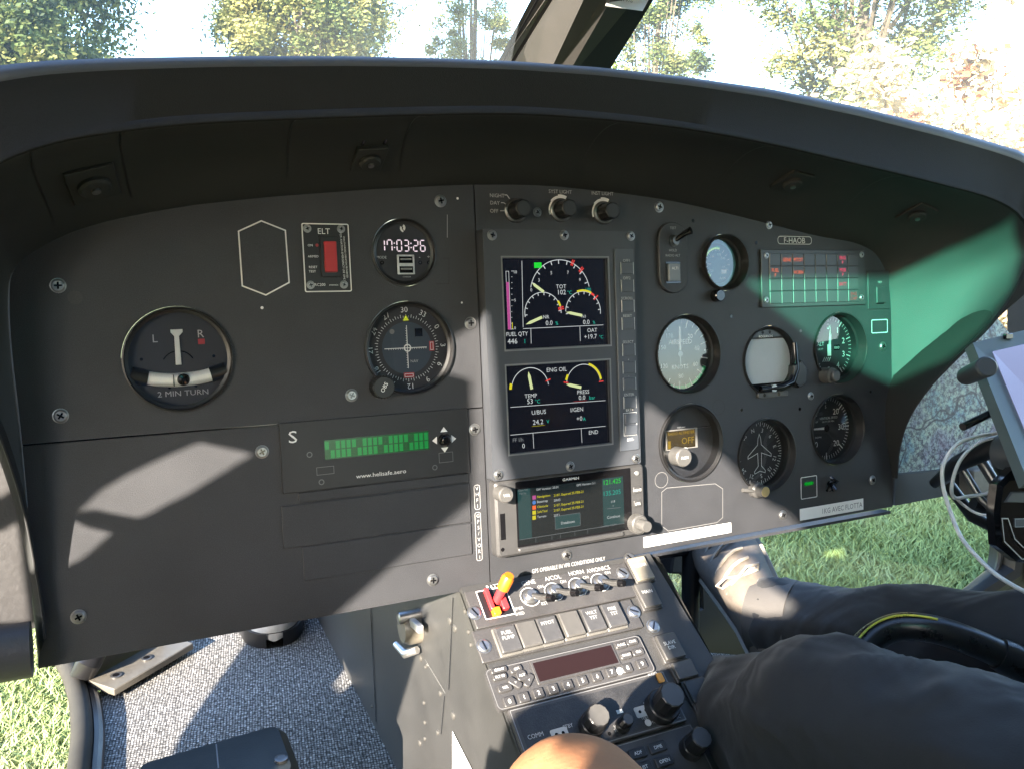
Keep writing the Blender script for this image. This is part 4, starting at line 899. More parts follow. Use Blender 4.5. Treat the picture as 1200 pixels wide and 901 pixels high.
# ---- units on the console face
def kr(name, label, cat, c, w=0.0): return kroot(name, label, cat, *c, w)
def krel(c, pts, h=0.0):
    a = K(*c); return [(K(*q, h)[0] - a[0], K(*q, h)[1] - a[1]) for q in pts]
def kplate(pts, c, h=0.0):
    q = krel(c, pts, h); return (q[0][0] + q[3][0]) / 2, (q[2][1] + q[3][1]) / 2, (q[1][0] + q[2][0]) / 2, (q[0][1] + q[1][1]) / 2
UNIT = mat('unit_face_grey', (.048, .047, .048), .40, bump=.25, var=.2, vscale=30, speck=.15)
CAPM = mat('button_cap_grey', (.072, .070, .067), .45, var=.2, vscale=50)
KSC = screw_mb(.0056, '-')
ksrc = None
def kscrew(parent, x, y, z, s=1.0):
    global ksrc
    if ksrc is None: ksrc = KSC.build('screw', parent); o = ksrc
    else: o = ksrc.copy(); col.objects.link(o); o.parent = parent
    o.location = (x, y, z); o.rotation_euler = (0, 0, random.random() * 3); o.scale = (s, s, s); return o
# upper switch row
c = (650, 700); rt = kr('toggle_switch_panel', 'sunlit switch plate with orange tipped BATT lever and four metal toggles', 'switch panel', c)
x0, y0, x1, y1 = kplate(((546, 697), (738, 657), (742, 700), (556, 739)), c)
m = MB(); m.prism(rrect(x0, y0, x1, y1, .001, 2), 0, .003, UNIT, bev=.0006)
def kt_(t, px_, py_, s_, mm=GRYM, h=.0032, **kw): x, y = krel(c, [(px_, py_)])[0]; m.text(t, x, y, s_ * 1.08, mm, h, bold=0, sx=.9, **kw)
for t, px_, py_, s_ in (('BATT', 577, 687.5, .0042), ('GENE', 618, 682.5, .0042), ('A/COL', 646.5, 677, .0042), ('HORN', 674, 671, .0042), ('AVIONICS', 699.5, 667, .0042), ('ON', 632, 687.5, .003), ('ON', 658.5, 681.5, .003), ('ON', 685, 676.5, .003), ('ON', 710.5, 671, .003), ('RST', 637, 707, .003), ('EMER', 607, 713, .0028), ('SHED', 608, 719, .0028)): kt_(t, px_, py_ + 1.5, s_)
x, y = krel(c, [(580, 707)])[0]; m.outline(rrect(x - .0150, y - .0150, x + .0140, y + .0135, .001, 2), .0008, .0033, WHT); m.poly(rrect(x - .0135, y - .0135, x + .0125, y + .012), .0031, BLK)
m.build('face_plate', rt)
bx, by = x, y
m = MB(); m.box((bx - .0065, by + .002, .006), (.0040, .021, .005), REDP, bev=.001); m.box((bx + .006, by - .001, .005), (.006, .018, .005), REDP, bev=.001); m.box((bx - .004, by - .0105, .0055), (.007, .007, .006), ORGP, bev=.001); m.build('guard', rt)
m = MB(); m.tube([(bx, by, .003), (bx + .004, by + .004, .014), (bx + .006, by + .006, .020)], [.0038, .0042, .0052], REDP, 14); m.tube([(bx + .0048, by + .0045, .016), (bx + .0085, by + .0085, .026), (bx + .009, by + .009, .029)], [.0056, .0058, .0042], mat('lever_orange', (.62, .13, .01), .4), 18); m.build('lever', rt)
tg = None
for px_, py_ in ((620, 701), (648, 695), (676, 689), (702, 684)):
    x, y = krel(c, [(px_ , py_)])[0]
    if tg is None:
        m = MB(); m.ring(0, 0, .0088, .0094, .0032, WHT, 28); m.lathe([(.0072, .003), (.0072, .0045), (.0050, .0050), (.0050, .0085), (.0042, .009)], STEEL, n=20); m.ring(0, 0, .0074, .0084, .00325, DARKSTEEL, 28); tg = m.build('toggle_nut', rt)
        m = MB(); m.tube([(0, 0, .006), (.0055, -.0095, .015), (.0075, -.0130, .020)], [.0022, .0031, .0034], DARKSTEEL, 12); m.tube([(.0075, -.0130, .020), (.0095, -.0165, .0245)], [.0036, .0030], BLKG, 12); tl = m.build('toggle_lever', tg); o = tg
    else: o = copy_tree(tg, rt)
    o.location = (x, y, 0)
for q_ in ((555, 720), (728, 673)): x, y = krel(c, [q_])[0]; kscrew(rt, x, y, .003)
# push button row
c = (655, 740); rt = kr('push_button_panel', 'plate with six square grey push buttons lettered FUEL PUMP, PITOT and TST', 'button panel', c)
x0, y0, x1, y1 = kplate(((556, 741), (741, 702), (749, 736), (561, 780)), c)
m = MB(); m.prism(rrect(x0, y0, x1, y1, .001, 2), 0, .003, UNIT, bev=.0006); m.build('face_plate', rt)
for q_ in ((566, 759), (741, 718.5)): x, y = krel(c, [q_])[0]; kscrew(rt, x, y, .003)
pb_ = [(593, 753, 'FUEL|PUMP', .05), (617, 747, '', 1), (641, 741.5, 'PITOT', .1), (667, 735, '', 1), (692, 729.5, 'W/LT|TST', .3), (716, 724.5, 'FIRE|TST', .4)]
dkcap = mat('button_cap_dark', (.055, .055, .057), .38, var=.25, vscale=50)
for px_, py_, t, dk in pb_:
    x, y = krel(c, [(px_, py_)])[0]; m = MB(); m.prism(rrect(-.0108, -.0135, .0108, .0130, .001, 2), .003, .0050, mat('button_frame_grey', (.11, .107, .10), .4), bev=.0008); m.prism(rrect(-.0094, -.0118, .0096, .0115, .001, 2), .005, .0088, dkcap if dk < .5 else CAPM, bev=.001)
    for i, s_ in enumerate(t.split('|')): 
        if s_: m.text(s_, 0, .0055 - i * .0048, .0034, GRYM, .0090, bold=0)
    o = m.build('push_button', rt); o.location = (x, y, 0)
# keypad radio with dark red window
c = (668, 788); rt = kr('keypad_radio', 'grey keypad radio with a wide dark red window and a row of numbered keys', 'radio', c)
x0, y0, x1, y1 = kplate(((566, 786), (748, 740), (770, 784), (588, 832)), c, .006)
m = MB(); m.sheet(rrect(x0, y0, x1, y1, .004, 4), [], 0, .004, UNIT); m.outline(rrect(x0 + .0006, y0 + .0006, x1 - .0006, y1 - .0006, .004, 4), .0006, .0042, EDGE)
H_ = .0042
wq = krel(c, [(625, 778), (715.5, 755), (724, 777), (631, 799)], H_)
# window recess follows the radio's own axes
wx0, wx1 = (wq[0][0] + wq[3][0]) / 2, (wq[1][0] + wq[2][0]) / 2; wy1, wy0 = (wq[0][1] + wq[1][1]) / 2, (wq[2][1] + wq[3][1]) / 2
m.prism(rrect(wx0 - .002, wy0 - .002, wx1 + .002, wy1 + .002, .001, 2), .004, .0052, UNIT, bev=.0004)
m.build('body', rt)
m = MB(); m.poly(rrect(wx0, wy0, wx1, wy1), .0054, mat('dark_red_window', (.014, .006, .005), .35, spec=.3)); m.build('screen', rt)
def key(parent, x, y, w_, h_, t='', r=.001, mm=None, base=.004, ht=.0022, s_=.0028, rot=0):
    m = MB(); m.prism(rrect(-w_, -h_, w_, h_, r, 3), 0, ht, mm or UNIT, bev=.0005)
    if t: m.text(t, 0, 0, s_, WHT, ht + .0002)
    o = m.build('key', parent); o.location = (x, y, base); o.rotation_euler = (0, 0, R(rot)); return o
for i in range(10):
    px_ = 597 + (751 - 597) * i / 9.0 + (1.5 if i > 7 else 0); py_ = 821 - (821 - 777) * i / 9.0
    x, y = krel(c, [(px_, py_)], .006)[0]; key(rt, x, y, .0047, .0040, str((i) % 10), s_=.0038)
x, y = krel(c, [(727, 785)], .006)[0]; m = MB(); m.lathe([(.0030, 0), (.0030, .002), (.002, .0028)], LAB, n=16); o = m.build('sensor', rt); o.location = (x, y, .004)
for px_, py_, w_, h_, t, rot in ((585, 784, .0072, .0024, 'IDENT', 0), (586, 792, .0062, .0026, 'FLT ID', 0), (592, 805, .0062, .0032, 'VFR', 0), (605, 783, .0055, .0028, 'ON', 8), (611.5, 790.5, .0045, .0045, 'ALT', 0), (604, 799, .0060, .0030, '<', -45), (620, 796, .0060, .0030, '>', 45), (728, 755, .0058, .0030, 'FUNC', 0), (741, 751, .0058, .0030, 'CRSR', 0), (734, 767, .0058, .0032, 'START', 0), (748, 763, .0058, .0032, 'CLR', 0)):
    x, y = krel(c, [(px_, py_)], .006)[0]; key(rt, x, y, w_, h_, t, r=min(w_, h_) * .6, s_=.0022, rot=rot)
# intercom plate with two big knobs
c = (700, 840); rt = kr('audio_panel', 'glossy black audio plate lettered STBY with two tall stacked knobs, crossed by a rounded shadow', 'audio panel', c)
x0, y0, x1, y1 = kplate(((593, 835), (772, 787), (806, 845), (618, 900)), c)
y0 = krel(c, [(712, 873)])[0][1]
AUD = mat('audio_plate_black', (.030, .030, .031), .30, bump=.5, bscale=700, var=.35, vscale=60, speck=.3)
m = MB(); m.prism(rrect(x0, y0, x1, y1, .001, 2), 0, .004, UNIT, bev=.0006); m.outline(rrect(x0 + .001, y0 + .001, x1 - .001, y1 - .001, .001, 2), .0008, .0042, EDGE); m.poly(rrect(x0 + .0045, y0 + .003, x1 - .004, y1 - .004), .0043, AUD)
H_ = .0046
for t, px_, py_, s_ in (('COMM', 625.5, 864, .0034), ('STBY', 663.5, 853, .0030), ('STBY', 757, 826, .0030), ('VOL', 721, 853, .0026), ('TEST', 722, 857, .0026), ('TEST', 753, 843, .0026), ('MODE', 766, 847.5, .0026), ('PULL MIC', 786, 843.5, .0028), ('AUDIO', 762, 792, .0022)): kt_(t, px_, py_, s_, GRYM, H_)
for px_, py_ in ((751, 835.5), (654, 862)): x, y = krel(c, [(px_, py_)])[0]; m.prism(rrect(x - .0075, y - .0045, x + .0075, y + .0045, .0015, 3), .0043, .0046, GRYM); m.disc(x - .003, y, .0014, .0048, BLKG, 10); m.disc(x + .003, y, .0014, .0048, BLKG, 10)
x, y = krel(c, [(757, 849)])[0]; m.disc(x, y, .003, H_, GRYM, 14); x, y = krel(c, [(712, 862)])[0]; m.disc(x, y, .0016, H_, BLKG, 10)
x, y = krel(c, [(771, 797)])[0]; m.prism(rrect(x - .0028, y - .0042, x + .0028, y + .0042, .001, 2), .0043, .0060, mat('amber_lens', (.55, .25, .03), .3))
x, y = krel(c, [(724, 836)])[0]; m.poly(rrect(x - .003, y - .0016, x + .003, y + .0016), H_, WHT)
m.build('face_plate', rt)
def stack(px_, py_, r, h, parent, mm=BLK, skirt=1.3, cap=None):
    x, y = krel(c, [(px_, py_)])[0]; m = MB(); n2 = 36
    m.lathe([(r * skirt, 0), (r * skirt, h * .35), (r * skirt * .94, h * .38)], mm, n=36)
    p = [(r * (1 + .05 * (i % 3 == 0)) * cos(2 * pi * i / n2), r * (1 + .05 * (i % 3 == 0)) * sin(2 * pi * i / n2)) for i in range(n2)]
    m.prism(p, h * .36, h, mm, bev=.0008, mtop=cap); o = m.build('knob', parent); o.location = (x, y, .0043); return o
capb = mat('cap_blue_grey', (.06, .065, .075), .4)
stack(690, 853, .0092, .021, rt, BLK, 1.15, CAPM); stack(727, 853, .0050, .014, rt, BLK, 1.25, capb); stack(771, 833, .0105, .028, rt, BLK, 1.35, capb)
# keypad block at the foot
c = (780, 870); rt = kr('console_keypad', 'shaded black keypad with small oblong keys at the foot of the console', 'keypad', c)
a = krel((780, 870), [(713, 877), (806, 849), (828, 890)])
KX0 = krel(c, [(593, 835)])[0][0] + .003; KX1 = x1_ = (a[1][0] + a[2][0]) / 2
m = MB(); m.prism(rrect(KX0, a[0][1] - .11, KX1, (a[0][1] + a[1][1]) / 2, .001, 2), 0, .004, UNIT, bev=.0006); m.outline(rrect(KX0 + .001, a[0][1] - .109, KX1 - .001, (a[0][1] + a[1][1]) / 2 - .001, .001, 2), .0006, .0042, DIM); m.build('face_plate', rt)
ytop = (a[0][1] + a[1][1]) / 2
for r_ in range(6):
    for c_ in range(6):
        x = KX0 + .012 + c_ * .0195; y = ytop - .011 - r_ * .0115
        key(rt, x, y, .0078, .0040, ['COM', 'NAV', 'PAGE', 'TUNE', 'ADF', 'DME', 'STAT', 'FREQ', 'CALL', 'MEM', 'LIST', 'OPEN', 'MENU', 'TEST', 'NEXT', 'PREV', 'EDIT', 'ENT'][(r_ * 6 + c_) % 18], r=.0008, mm=mat('key_black', (.022, .023, .026), .35), s_=.0028)
stack(806, 880, .0085, .024, rt, BLK, 1.15, capb)
# right hand column of lamps
col_items = [((749, 669), .0095, .0125, 'CLEAR', mat('cap_ivory', (.22, .20, .16), .4, var=.15, vscale=60), 'ivory lit cap button at the very top of the console column'), ((757, 700), .0095, .0125, 'MAIN', CAPM, 'grey cap button second from the top of the console column'), ((783, 760), .0105, .0120, 'SLAVE|DIR', CAPM, 'grey cap button just below the screw in the console column'), ((800, 787), .0105, .0080, '', CAPM, 'plain sunlit grey cap midway down the console column'), ((816, 811), .0105, .0100, '', dkcap, 'blank dark cap at the shadow edge in the console column'), ((832, 841), .0105, .0115, '', dkcap, 'blank dark cap lowest in the console column above two screws')]
for (px_, py_), w_, h_, t, mm, lb_ in col_items:
    rt = kr('column_button', lb_, 'button', (px_, py_)); rt['group'] = 'buttons in the right column of the console'
    m = MB(); m.prism(rrect(-w_ - .0014, -h_ - .0014, w_ + .0014, h_ + .0014, .001, 2), 0, .0035, UNIT, bev=.0006); m.build('frame', rt)
    m = MB(); m.prism(rrect(-w_, -h_, w_, h_, .001, 2), .003, .0065, mm, bev=.0008)
    for i, s_ in enumerate(t.split('|')):
        if s_: m.text(s_, 0, .003 - i * .0045, .0034, WHT, .0067)
    m.build('cap', rt)
for q_ in ((765, 734), (738, 655)): x, y = K(*q_); kscrew(cons, x, y, .0005)
for px_, py_ in ((843, 863), (849, 878)):
    x, y = K(px_, py_); m = MB(); m.lathe([(.0062, 0), (.0062, .006), (.005, .007)], BLK, x=x, y=y, n=24); m.line((x - .004, y), (x + .004, y), .001, .0072, DIM); m.build('fuse_holder', cons)
m = MB(); x, y = K(776, 691); m.lathe([(.009, -.02), (.009, -.004), (.007, -.003)], mat('worn_beige', (.19, .17, .135), .4), x=x, y=y, n=24); m.build('side_knob', cons)
# ------------------------------------------------------------------ world-space helpers
I4 = Matrix()
def wroot(name, label, cat, p, group=None): return empty(name, label, cat, Matrix.Translation(V(p)), group)
WP = lambda q: PF @ V(q)
def sunhit_u(q, U_):                             # follow the sunlight back from q to the plane u = U_
    t = (U_ - q.x) / SUN.x; return q + SUN * t
def sunhit_z(q, z):
    b = PF @ q; s_ = PF.to_3x3() @ SUN; return b + s_ * ((z - b.z) / s_.z)
UW = -.42
def hole_px(L_, fn):
    return [(lambda h: (h.z, h.y))(sunhit_u(fn(*q), UW)) for q in L_]
onP = lambda x, y: pw(x, y, 0)
A1_ = [(92, 600), (120, 574), (150, 556), (195, 535), (237, 517), (302, 531), (262, 555), (227, 577), (200, 590), (183, 600), (165, 607), (133, 601), (110, 596)]
A2_ = [(57, 672), (58, 655), (64, 638), (74, 620), (86, 605), (110, 617), (137, 623), (118, 640), (103, 653), (80, 664)]
B_ = [onP(q[0], q[1]) for q in ((375, 737), (460, 663), (555, 587), (556, 520), (552, 445), (522, 436), (505, 442), (520, 420), (528, 398), (556, 383), (573, 372), (585, 373), (592, 420), (600, 520), (618, 575), (650, 582), (700, 575), (725, 552), (748, 503), (757, 470), (800, 500), (850, 535), (903, 590), (925, 600), (965, 645))]
onK = lambda x, y: KL @ V((*K(x, y), 0))
B_ += [onP(800, 640)] + [onK(*q) for q in ((757, 660), (772, 735), (798, 785), (762, 818), (733, 854), (718, 852), (706, 825), (672, 802), (640, 812), (596, 846))]
B_ += [pu(*q, uS) for q in ((570, 940), (438, 940), (457, 870), (478, 800), (497, 735), (503, 714))]
Bh = [(h.z, h.y) for h in (sunhit_u(q, UW) for q in B_)]
onF = lambda x, y: pz(x, y, FLOOR)
Dh = hole_px([(60, 930), (40, 760), (310, 700), (310, 735), (296, 745), (255, 802), (215, 860), (185, 930)], onF)
D2 = hole_px([(392, 800), (420, 765), (425, 790), (402, 812)], onF)
KNEE = pd(676, 966, .50)
kn = [KNEE + V((a, b, 0)) for a, b in ((-.07, -.06), (.03, -.06), (.045, .0), (.02, .040), (-.04, .048), (-.075, .02))]
Eh = [(h.z, h.y) for h in (sunhit_u(q, UW) for q in kn)]
LT = [pw(*q, .01) for q in ((-60, 560), (0, 585), (20, 572), (4, 522), (-50, 480))]
LT2 = [pw(*q, .01) for q in ((-60, 600), (0, 622), (24, 606), (33, 728), (-60, 732))]
Fh = [(h.z, h.y) for h in (sunhit_u(q, UW) for q in LT)]; SHP = [pd(*q) for q in ((858, 648, 1.12), (885, 655, 1.10), (905, 680, 1.09), (940, 705, 1.06), (930, 716, 1.05), (900, 718, 1.05), (872, 712, 1.06), (848, 705, 1.08), (842, 682, 1.1))]
Sh = [(h.z, h.y) for h in (sunhit_u(q, UW) for q in SHP)]
F2 = [(h.z, h.y) for h in (sunhit_u(q, UW) for q in LT2)]
ROOFZ = CAMZ + .40
def u_top(wv): return (ROOFZ - P0.z - wv * EW.z) / EV.z
def u_bot(wv): return (FLOOR - .05 - P0.z - wv * EW.z) / EV.z
wall = [(-.2, u_bot(-.2)), (2.2, u_bot(2.2)), (2.2, u_top(2.2)), (-.2, u_top(-.2))]
rt = empty('cabin_side_sheet', 'unseen left cabin side sheet with openings shaped to throw the sun patches', 'door', PF @ Matrix.Translation((UW, 0, 0)) @ Matrix(((0, 0, -1, 0), (0, 1, 0, 0), (1, 0, 0, 0), (0, 0, 0, 1))))
m = MB(); geo = sheet_geo(wall, [hole_px(A1_, onP), hole_px(A2_, onP), Bh, Dh, D2, Eh, Fh, F2, Sh], 0, .004); m.add(*geo, SIDEM); m.build('side_sheet', rt)  # unseen sheet added to block the sun, openings traced back from the sun patches
# roof with green tinted panel
C_ = [pw(868, 329, 0), pw(1043, 326, 0)]
for q in ((1110, 294), (1187, 256), (1196, 300), (1185, 340), (1150, 388), (1110, 425), (1092, 452)):
    h, _ = onhood(*q)
    if h is not None: C_.append(h)
C_ += [pw(1045, 452, 0), pw(1000, 432, 0), pw(955, 402, 0), pw(905, 362, 0)]
Ch = [(lambda h: (h.x, h.y))(sunhit_z(q, ROOFZ)) for q in C_]

rt = wroot('cabin_roof', 'grey cabin roof over the front seats with a green tinted skylight', 'roof', (0, 0, ROOFZ))
m = MB(); m.sheet([(-.43, -2.6), (1.85, -2.6), (1.85, .30), (-.43, .30)], [Ch], 0, .003, mat('roof_lining', (.25, .25, .24), .7)); m.build('roof_panel', rt)
m = MB(); m.poly(Ch, .0015, GLSG); m.build('tinted_skylight', rt)
# right door: rear of the cabin on the pilot side
rt = empty('cabin_side_sheet', 'right cabin door frame with one tall window pillar beyond the pilot', 'door', PF @ Matrix.Translation((1.80, 0, 0)) @ Matrix(((0, 0, -1, 0), (0, 1, 0, 0), (1, 0, 0, 0), (0, 0, 0, 1))))
m = MB(); m.sheet([(-.5, u_bot(0)), (2.2, u_bot(2.2)), (2.2, u_top(2.2)), (.45, u_top(.45)), (-.5, .1)], [[(-.3, -.25), (1.22, -.25), (1.12, .36), (.50, .36), (-.3, .06)], [(1.42, -.25), (2.1, -.25), (2.1, .36), (1.32, .36)]], 0, .03, HOODM); m.build('side_sheet', rt)
# ------------------------------------------------------------------ windscreen post and panes
post = wroot('windscreen_post', 'beige grey centre windscreen post with black edge strip and a small white sticker', 'window post', WP(pw(655, 75, -.06)))
inv = post.matrix_world.inverted()
def pstrip(name, pts_bot, pts_top, mm, thick=.012, w0=-.06, w1=.03, lift=0.0, ext=.5, lr=None):
    lr = lift if lr is None else lr
    a, b = pw(*pts_bot[0], w0 + lift), pw(*pts_bot[1], w0 + lr); c, d = pw(*pts_top[0], w1 + lift), pw(*pts_top[1], w1 + lr)
    c2 = c + (c - a) * 1.1; d2 = d + (d - b) * 1.1; a2 = a - (c - a) * ext; b2 = b - (d - b) * ext
    P = [a2, b2, d2, c2]; nn = (b2 - a2).cross(c2 - a2).normalized() * thick
    Q = [p - nn for p in P]; m = MB(); m.add([inv @ WP(p) for p in P + Q], [(0, 1, 2, 3), (4, 7, 6, 5), (0, 4, 5, 1), (1, 5, 6, 2), (2, 6, 7, 3), (3, 7, 4, 0)], mm); return m.build(name, post)
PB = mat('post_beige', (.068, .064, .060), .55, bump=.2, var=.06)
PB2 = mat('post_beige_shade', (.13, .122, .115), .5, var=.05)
pstrip('seal_strip', ((583, 74), (597, 75)), ((622, 0), (644, 0)), PB2, .006, lift=-.034, lr=-.026)
pstrip('rubber_gasket', ((597, 75), (602, 75)), ((643, 0), (649, 0)), BLK, .004, lift=-.026, lr=-.024)
pstrip('gasket_lip', ((588, 74), (590, 74)), ((629, 0), (632, 0)), BLK, .003, lift=-.028, lr=-.027)
pstrip('post_face', ((602, 75), (648, 77)), ((648, 0), (684, 0)), PB, .004, lift=-.022, lr=.012)
pstrip('post_side_face', ((648, 77), (671, 78)), ((684, 0), (716, 0)), PB2, .004, lift=.012, lr=.020)
pstrip('black_edge_strip', ((671, 78), (716, 80)), ((715, 0), (766, 0)), mat('glazing_black', (.012, .015, .018), .35), .006, lift=.018, lr=.016)
a, b, c, d = [inv @ WP(pw(*q, .045)) for q in ((709, 7.5), (753, 13.5), (763, -5), (716, -8))]
m = MB(); m.add([a, b, d + (b - b), c] if False else [a, b, c, d], [(0, 1, 2, 3)], LAB); tm = MB()
m.build('sticker', post)
e1 = (b - a).normalized(); n1 = (b - a).cross(d - a).normalized(); e2_ = n1.cross(e1); m = MB(); o_ = (a + b) / 2 + n1 * .0012 + e2_ * .0045
m.M = Matrix(((e1.x, e2_.x, n1.x, o_.x), (e1.y, e2_.y, n1.y, o_.y), (e1.z, e2_.z, n1.z, o_.z), (0, 0, 0, 1))); m.text('87 KG', .002, .003, .0036, LABT, 0); m.build('sticker_text', post)
for lb_, a_, b_ in (('curved clear windscreen pane left of the centre post', [(-300, 120), (590, 120)], [(-300, -120), (690, -120)]), ('curved clear windscreen pane right of the centre post', [(716, 130), (1450, 330)], [(820, -120), (1500, -120)])):
    a, b = pw(*a_[0], -.10), pw(*a_[1], -.08); c, d = pw(*b_[0], .12), pw(*b_[1], .12)
    o = wroot('windscreen', lb_, 'window', WP(a)); iv = o.matrix_world.inverted(); rows = []
    for i in range(9):
        s_ = i / 8; l_ = a.lerp(c, s_); r_2 = b.lerp(d, s_); rows.append([iv @ WP(l_.lerp(r_2, j / 16) + V((0, .05 * sin(pi * s_), -.10 * sin(pi * j / 16)))) for j in range(17)])
    m = MB(); m.grid(rows, GLSW); m.build('pane', o)
# ------------------------------------------------------------------ cabin floor, carpet, shell
def zpoly(pxs, z): return [tuple((PF @ pz(x, y, z))[:2]) for x, y in pxs]
cp = zpoly([(97, 901), (99, 860), (104, 835), (110, 816), (128, 800), (205, 756), (330, 700)], FLOOR)
xl = cp[0][0]
fl = [(xl - .04, -2.2)] + [(xl, cp[0][1] - .3)] + cp + [(.26, cp[-1][1] + .25)] + zpoly([(700, 742), (785, 742), (830, 764), (1250, 800)], FLOOR) + [(1.3, -2.2)]
def carpet():
    m = bpy.data.materials.new('woven_carpet'); m.use_nodes = True; nt = m.node_tree; n = nt.nodes; b = n['Principled BSDF']; b.inputs['Roughness'].default_value = .95
    tc = n.new('ShaderNodeTexCoord'); mp = n.new('ShaderNodeMapping'); mp.inputs['Rotation'].default_value = (0, 0, R(9)); nt.links.new(tc.outputs['Object'], mp.inputs[0])
    ns_ = n.new('ShaderNodeTexNoise'); ns_.inputs['Scale'].default_value = 40; nt.links.new(mp.outputs[0], ns_.inputs['Vector'])
    ad = n.new('ShaderNodeMix'); ad.data_type = 'VECTOR'; ad.inputs[0].default_value = .0035; nt.links.new(mp.outputs[0], ad.inputs[4]); nt.links.new(ns_.outputs['Color'], ad.inputs[5])
    br = n.new('ShaderNodeTexBrick'); br.inputs['Scale'].default_value = 1; br.inputs['Brick Width'].default_value = .0034; br.offset = 0; br.inputs['Row Height'].default_value = .0042; br.inputs['Mortar Size'].default_value = .0006; br.inputs['Mortar Smooth'].default_value = .6
    br.inputs['Color1'].default_value = (.40, .39, .37, 1); br.inputs['Color2'].default_value = (.17, .168, .16, 1); br.inputs['Mortar'].default_value = (.032, .032, .032, 1); nt.links.new(ad.outputs[1], br.inputs['Vector'])
    n2 = n.new('ShaderNodeTexNoise'); n2.inputs['Scale'].default_value = 260; n2.inputs['Detail'].default_value = 2; nt.links.new(tc.outputs['Object'], n2.inputs['Vector'])
    rp = n.new('ShaderNodeValToRGB'); rp.color_ramp.elements[0].position = .38; rp.color_ramp.elements[0].color = (.33, .33, .33, 1); rp.color_ramp.elements[1].position = .66; rp.color_ramp.elements[1].color = (1.6, 1.6, 1.6, 1)
    nt.links.new(n2.outputs['Fac'], rp.inputs[0]); mx = n.new('ShaderNodeMix'); mx.data_type = 'RGBA'; mx.blend_type = 'MULTIPLY'; mx.inputs[0].default_value = 1
    nt.links.new(br.outputs['Color'], mx.inputs[6]); nt.links.new(rp.outputs[0], mx.inputs[7]); nt.links.new(mx.outputs[2], b.inputs['Base Color'])
    bp = n.new('ShaderNodeBump'); bp.inputs['Strength'].default_value = .8; bp.inputs['Distance'].default_value = .002; nt.links.new(br.outputs['Fac'], bp.inputs['Height']); bp.invert = True; nt.links.new(bp.outputs[0], b.inputs['Normal'])
    return m
CARP = carpet()
m = MB(); m.sheet(fl, [], -.006, 0, CARP); o = m.build('carpet', M=Matrix.Translation((0, 0, FLOOR))); tag(o, 'speckled grey woven carpet on the cabin floor left of the console', 'carpet')
SHELL = mat('shell_black', (.010, .010, .010), .5, var=.2); SILLM = mat('sill_grey', (.035, .033, .028), .7, spec=.2, var=.15)
SB = mat('bracket_beige', (.13, .12, .10), .45, metal=.2, var=.15, vscale=80)
# left door sill
P = [pz(x, y, FLOOR + .01) for x, y in ((70, 765), (84, 790), (93, 822), (96, 860), (92, 905), (84, 990))]
o = wroot('door_sill', 'curved grey door sill tube along the left edge of the carpet', 'door sill', WP(P[0])); iv = o.matrix_world.inverted()
m = MB(); m.tube([iv @ WP(q) for q in smooth_path(P, 4)], .0125, SILLM, 14); m.build('sill_tube', o)
m = MB(); m.tube([iv @ (WP(q) + V((.017, 0, -.006))) for q in smooth_path(P, 4)], .008, BLK, 10); m.build('rubber_seal', o)
a, b = [WP(pz(x, y, FLOOR + .012)) for x, y in ((118, 806), (212, 752))]
o = wroot('floor_bracket', 'beige metal bracket with two bolt holes at the front left corner of the carpet', 'bracket', a); dd = (b - a); L_ = dd.length; rz = Matrix.Rotation(math.atan2(dd.y, dd.x), 3, 'Z')
m = MB(); m.box(dd / 2, (L_, .050, .010), SB, bev=.002, rot=rz); m.box(dd / 2 + rz @ V((0, .035, .02)), (L_, .008, .05), SB, bev=.002, rot=rz); m.build('plate', o)
for f in (.18, .55):
    m = MB(); q = dd * f; m.lathe([(.0075, .005), (.0075, .0065), (.0045, .0067)], DARKSTEEL, x=q.x, y=q.y, n=18, m1=BLKG); m.build('bolt', o)
m = MB(); q = dd * -.02; m.tube([q + V((-.03, .05, -.02)), q + V((-.01, .02, .03)), q + V((.02, .06, .06))], [.014, .016, .012], BLK, 12); m.build('rubber_stop', o)
# black box on the floor
q4 = zpoly([(150, 893), (332, 841), (356, 905), (170, 975)], FLOOR + .13)
o = wroot('floor_box', 'black plastic box with rounded corners standing on the carpet at the bottom edge', 'box', (*q4[0], FLOOR)); c_ = V(q4[0])
def roundpoly(P, r, n=5):
    out = []
    for i in range(len(P)):
        a, b, c = V(P[i - 1]), V(P[i]), V(P[(i + 1) % len(P)]); p = b + (a - b).normalized() * r; q = b + (c - b).normalized() * r
        for k in range(n + 1): t = k / n; out.append(tuple((1 - t) ** 2 * p + 2 * t * (1 - t) * b + t * t * q))
    return out
rp = roundpoly([tuple(V(q) - c_) for q in q4], .02)
BOXM = mat('scuffed_black_plastic', (.016, .019, .018), .38, bump=.2, bscale=400, var=.3, vscale=30)
m = MB(); m.prism(rp, .01, .13, BOXM, bev=.008); m.build('body', o)
ins = offset_poly(rp[::-1] if False else rp, .0); cc = sum((V(q) for q in rp), V((0, 0))) / len(rp)
m = MB(); m.line(tuple(V(rp[5]).lerp(V(rp[0]), .5) * .5 + V(rp[10]) * .5), tuple(cc), .0012, .1305, EDGE); m.build('lid_scratch', o); m = MB(); m.lathe([(.006, .13), (.006, .1325), (.004, .133)], DARKSTEEL, x=rp[14][0] - .012, y=rp[14][1] + .02, n=16); m.build('lid_fastener', o)
